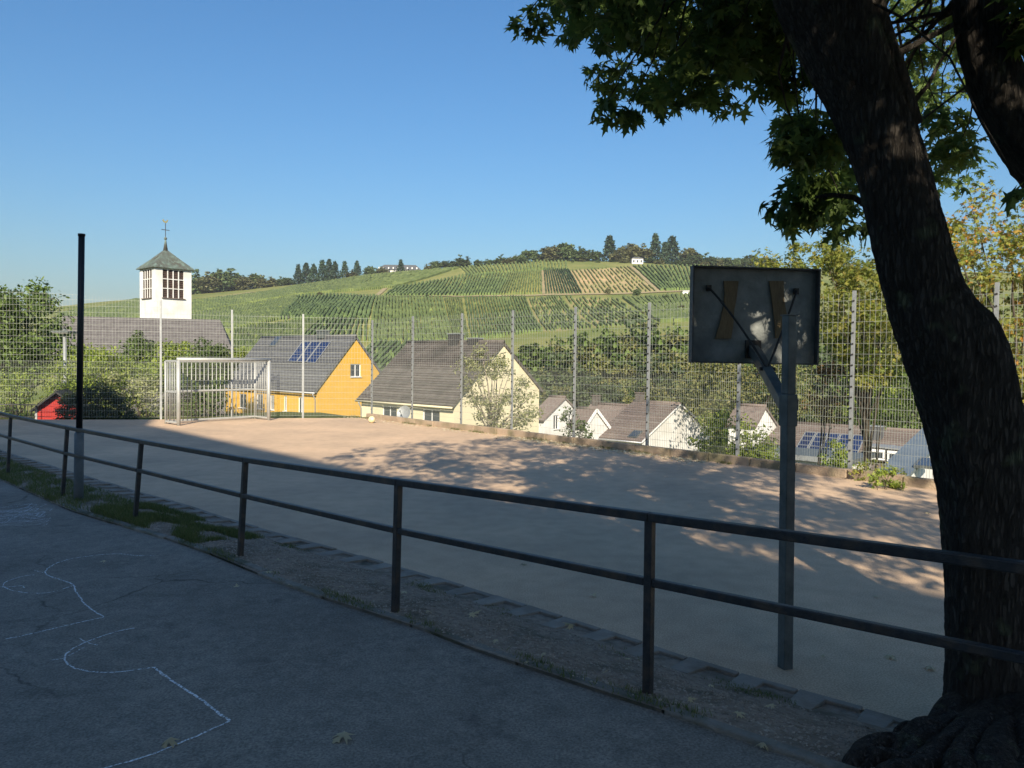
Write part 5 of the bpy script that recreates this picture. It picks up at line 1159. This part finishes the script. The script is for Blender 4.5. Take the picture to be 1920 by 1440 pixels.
# leaf litter and weeds along the fence kerb
rg = np.random.default_rng(77); n = 1700; s_ = rg.uniform(-6, 9, n) ; s_[:1100] = rg.uniform(2.5, 9, 1100); off_ = -.25 - np.abs(rg.normal(0, .28, n))
P = FA[None] + FD[None] * s_[:, None] + FN[None] * off_[:, None]; P[:, 2] = .012
link('leaf_litter', leaf_mesh('leaf_litter', P, np.tile([0, 0, 4.0], (n, 1)), .065, 'maple', LEAF['dry'], rg), None, 'dry leaf litter along the foot of the right fence kerb', 'leaf litter', None, 'stuff')
def blades(name, label, P, h, w, material, seed, lean=.35):
    rg = np.random.default_rng(seed); n = len(P); mb_v = []; a = rg.uniform(0, 6.28, n); hh = h * rg.uniform(.4, 1.3, n)
    t = np.column_stack([np.cos(a), np.sin(a), np.zeros(n)]) * (w / 2); l = np.column_stack([rg.normal(0, lean, n), rg.normal(0, lean, n), np.ones(n)]) * hh[:, None]
    V = np.stack([P - t, P + t, P + l * .6 + t * .6, P + l], 1).reshape(-1, 3); b = np.arange(n)[:, None] * 4
    F = np.concatenate([b + np.array([[0, 1, 2]]), b + np.array([[0, 2, 3]])]).reshape(-1, 3)
    me = bpy.data.meshes.new(name); me.vertices.add(len(V)); me.vertices.foreach_set('co', V.astype(np.float32).ravel()); me.loops.add(F.size); me.loops.foreach_set('vertex_index', F.astype(np.int32).ravel())
    me.polygons.add(len(F)); me.polygons.foreach_set('loop_start', np.arange(0, F.size, 3, dtype=np.int32)); me.materials.append(material); me.update(calc_edges=True)
    link(name, me, None, label, 'grass', None, 'stuff')
def strip_samples(n, i0, i1, t0, t1, rg, clump=0.0):
    out = []
    while len(out) < n:
        i = rg.uniform(i0, i1); t = rg.uniform(t0, t1)
        if clump and math.sin(i * .55 + 2 * math.sin(t * 6)) * math.cos(i * .23 + t * 5) + rg.normal(0, .25) < clump: continue
        k = int(i); p = lerp_(strip_pt(k, t), strip_pt(min(k + 1, NS - 1), t), i - k); out.append(p)
    return np.array(out)
def strip_index(px, py):
    q = G(px, py, .05); return int(np.argmin(np.linalg.norm(((ye + ce) / 2)[:, :2] - q[:2], axis=1)))
iA, iB, iC, iD = 0, strip_index(250, 950), strip_index(470, 1020), strip_index(1500, 1350)
blades('grass', 'short green grass on the left part of the strip under the railing', np.vstack([strip_samples(34000, iA, iB, .0, .72, rg, -.6), strip_samples(18000, iB, iC, .06, .78, rg, -.05)]), .055, .007, LEAF['grass'], 5)
blades('grass', 'thin weeds along the kerb of the asphalt yard', strip_samples(5000, iA, iD, .0, .09, rg, .25), .035, .006, LEAF['grass'], 6)
blades('grass', 'moss and grass tufts between the edging stones', strip_samples(1600, iB, iD, .72, .88, rg, .6), .02, .006, LEAF['grass'], 7)
n = 2500; s_ = rg.uniform(-6, 9.5, n); P = FA[None] + FD[None] * s_[:, None] + FN[None] * (-.26 - np.abs(rg.normal(0, .06, n)))[:, None]; P[:, 2] = 0; P = P[np.sin(s_ * 2.1) + np.cos(s_ * 5.3) > .3]
blades('grass', 'weeds at the foot of the fence kerb', P, .07, .01, LEAF['grass'], 8)
def pebbles(name, label, P, size, material, seed):
    rg = np.random.default_rng(seed); mb = MB()
    for p in P:
        s = size * rg.uniform(.4, 1.4); r_ = rg.uniform(.6, 1.2, 3) * s
        mb.add([p + (r_[0], 0, 0), p + (0, r_[1], 0), p - (r_[0], 0, 0), p - (0, r_[1], 0), p + (0, 0, r_[2] * .7)], [(0, 1, 4), (1, 2, 4), (2, 3, 4), (3, 0, 4)])
    mb.build(name, material, None, label=label, cat='gravel', kind='stuff')
M['pebble'] = mat('pebble', (.14, .115, .09), (.42, .36, .29), 25, .9)
pebbles('gravel', 'loose gravel and soil crumbs on the dirt strip', strip_samples(15000, iB, min(NS - 2, iD + 25), .03, .8, rg), .0105, M['pebble'], 9)

# ------------------------------------------------------------------ chalk on the asphalt
def chalk(name, label, strokes):
    mb = MB(); rg = np.random.default_rng(3)
    for pts, w in strokes:
        P = np.array([GY(x, y_, .004) for x, y_ in pts]); s = np.concatenate([[0], np.cumsum(np.linalg.norm(np.diff(P, axis=0), axis=1))]); n = max(6, int(s[-1] / .03)); t = np.linspace(0, s[-1], n)
        Q = np.column_stack([np.interp(t, s, P[:, k]) for k in range(3)])
        for _ in range(2): Q[1:-1] = (Q[:-2] + 2 * Q[1:-1] + Q[2:]) / 4
        Q[:, :2] += rg.normal(0, .0022, (n, 2)); prev = None
        for i in range(n):
            d = Q[min(i + 1, n - 1)] - Q[max(i - 1, 0)]; nn = np.array([-d[1], d[0], 0]); nn /= np.linalg.norm(nn) + 1e-9; ww = w * rg.uniform(.7, 1.3) / 2
            l, r = Q[i] + nn * ww, Q[i] - nn * ww
            if prev is not None: mb.quad(prev[0], prev[1], r, l)
            prev = (l, r)
    mb.build(name, M['chalk'], None, label=label, cat='chalk drawing')
def zz(pts): return [(x / 2.483, 860 + y_ / 2.483) for x, y_ in pts]
chalk('chalk_line', 'white chalk outline with a bulge and straight corner at the lower left', [(zz([(625, 787), (560, 800), (490, 820), (420, 845), (360, 870), (315, 900), (298, 930), (310, 955), (350, 975), (420, 992), (500, 995), (580, 990), (650, 980), (717, 970)]), .011), (zz([(717, 970), (760, 1005), (820, 1045), (870, 1080), (930, 1117), (1000, 1170), (1070, 1221)]), .015), (zz([(1070, 1221), (980, 1262), (900, 1297), (800, 1340), (700, 1380), (600, 1410), (480, 1440), (400, 1470)]), .012), (zz([(300, 925), (330, 915), (380, 880), (392, 878)]), .008), (zz([(375, 835), (395, 855), (455, 868)]), .007), (zz([(235, 938), (300, 930)]), .007)])
chalk('chalk_line', 'white chalk puzzle outline with round bulge near the left edge', [(zz([(715, 450), (640, 452), (560, 442), (480, 445), (400, 455), (330, 465), (265, 485), (220, 510), (208, 530), (225, 545), (270, 560), (320, 575), (345, 590), (350, 615), (375, 645), (390, 675), (430, 705), (485, 737)]), .011), (zz([(485, 737), (400, 755), (300, 778), (200, 802), (100, 825), (25, 840)]), .012), (zz([(335, 592), (270, 615), (200, 627), (120, 625), (50, 612), (10, 595), (20, 575), (60, 560), (110, 545), (160, 540)]), .009), (zz([(-20, 597), (60, 597), (105, 588), (112, 600)]), .009), (zz([(155, 518), (200, 530)]), .006)])
st = []
for i in range(34):
    y0 = 225 + i * 2.2 + rg.uniform(-8, 8); x1 = rg.uniform(60, 190); st.append((zz([(-30, y0 + 8), (x1 * .3, y0 + 4), (x1 * .7, y0 + rg.uniform(-14, 10)), (x1 + 60, y0 - 8 + rg.uniform(-12, 10)), (x1 + rg.uniform(-20, 40), y0 + rg.uniform(-5, 14))]), .006))
chalk('chalk_scribble', 'faint white chalk scribble at the left edge of the yard', st)

# ------------------------------------------------------------------ thin summer haze
hm = bpy.data.materials.new('haze_air'); hm.use_nodes = True; hn = hm.node_tree; hn.nodes.remove(hn.nodes['Principled BSDF'])
pv = hn.nodes.new('ShaderNodeVolumePrincipled'); pv.inputs['Color'].default_value = (.86, .92, 1, 1); pv.inputs['Density'].default_value = .00013; pv.inputs['Anisotropy'].default_value = 0
hn.links.new(pv.outputs[0], hn.nodes['Material Output'].inputs['Volume'])
MB().box(-1550, -450, -60, 1550, 1550, 110).build('haze', hm, kind='stuff')
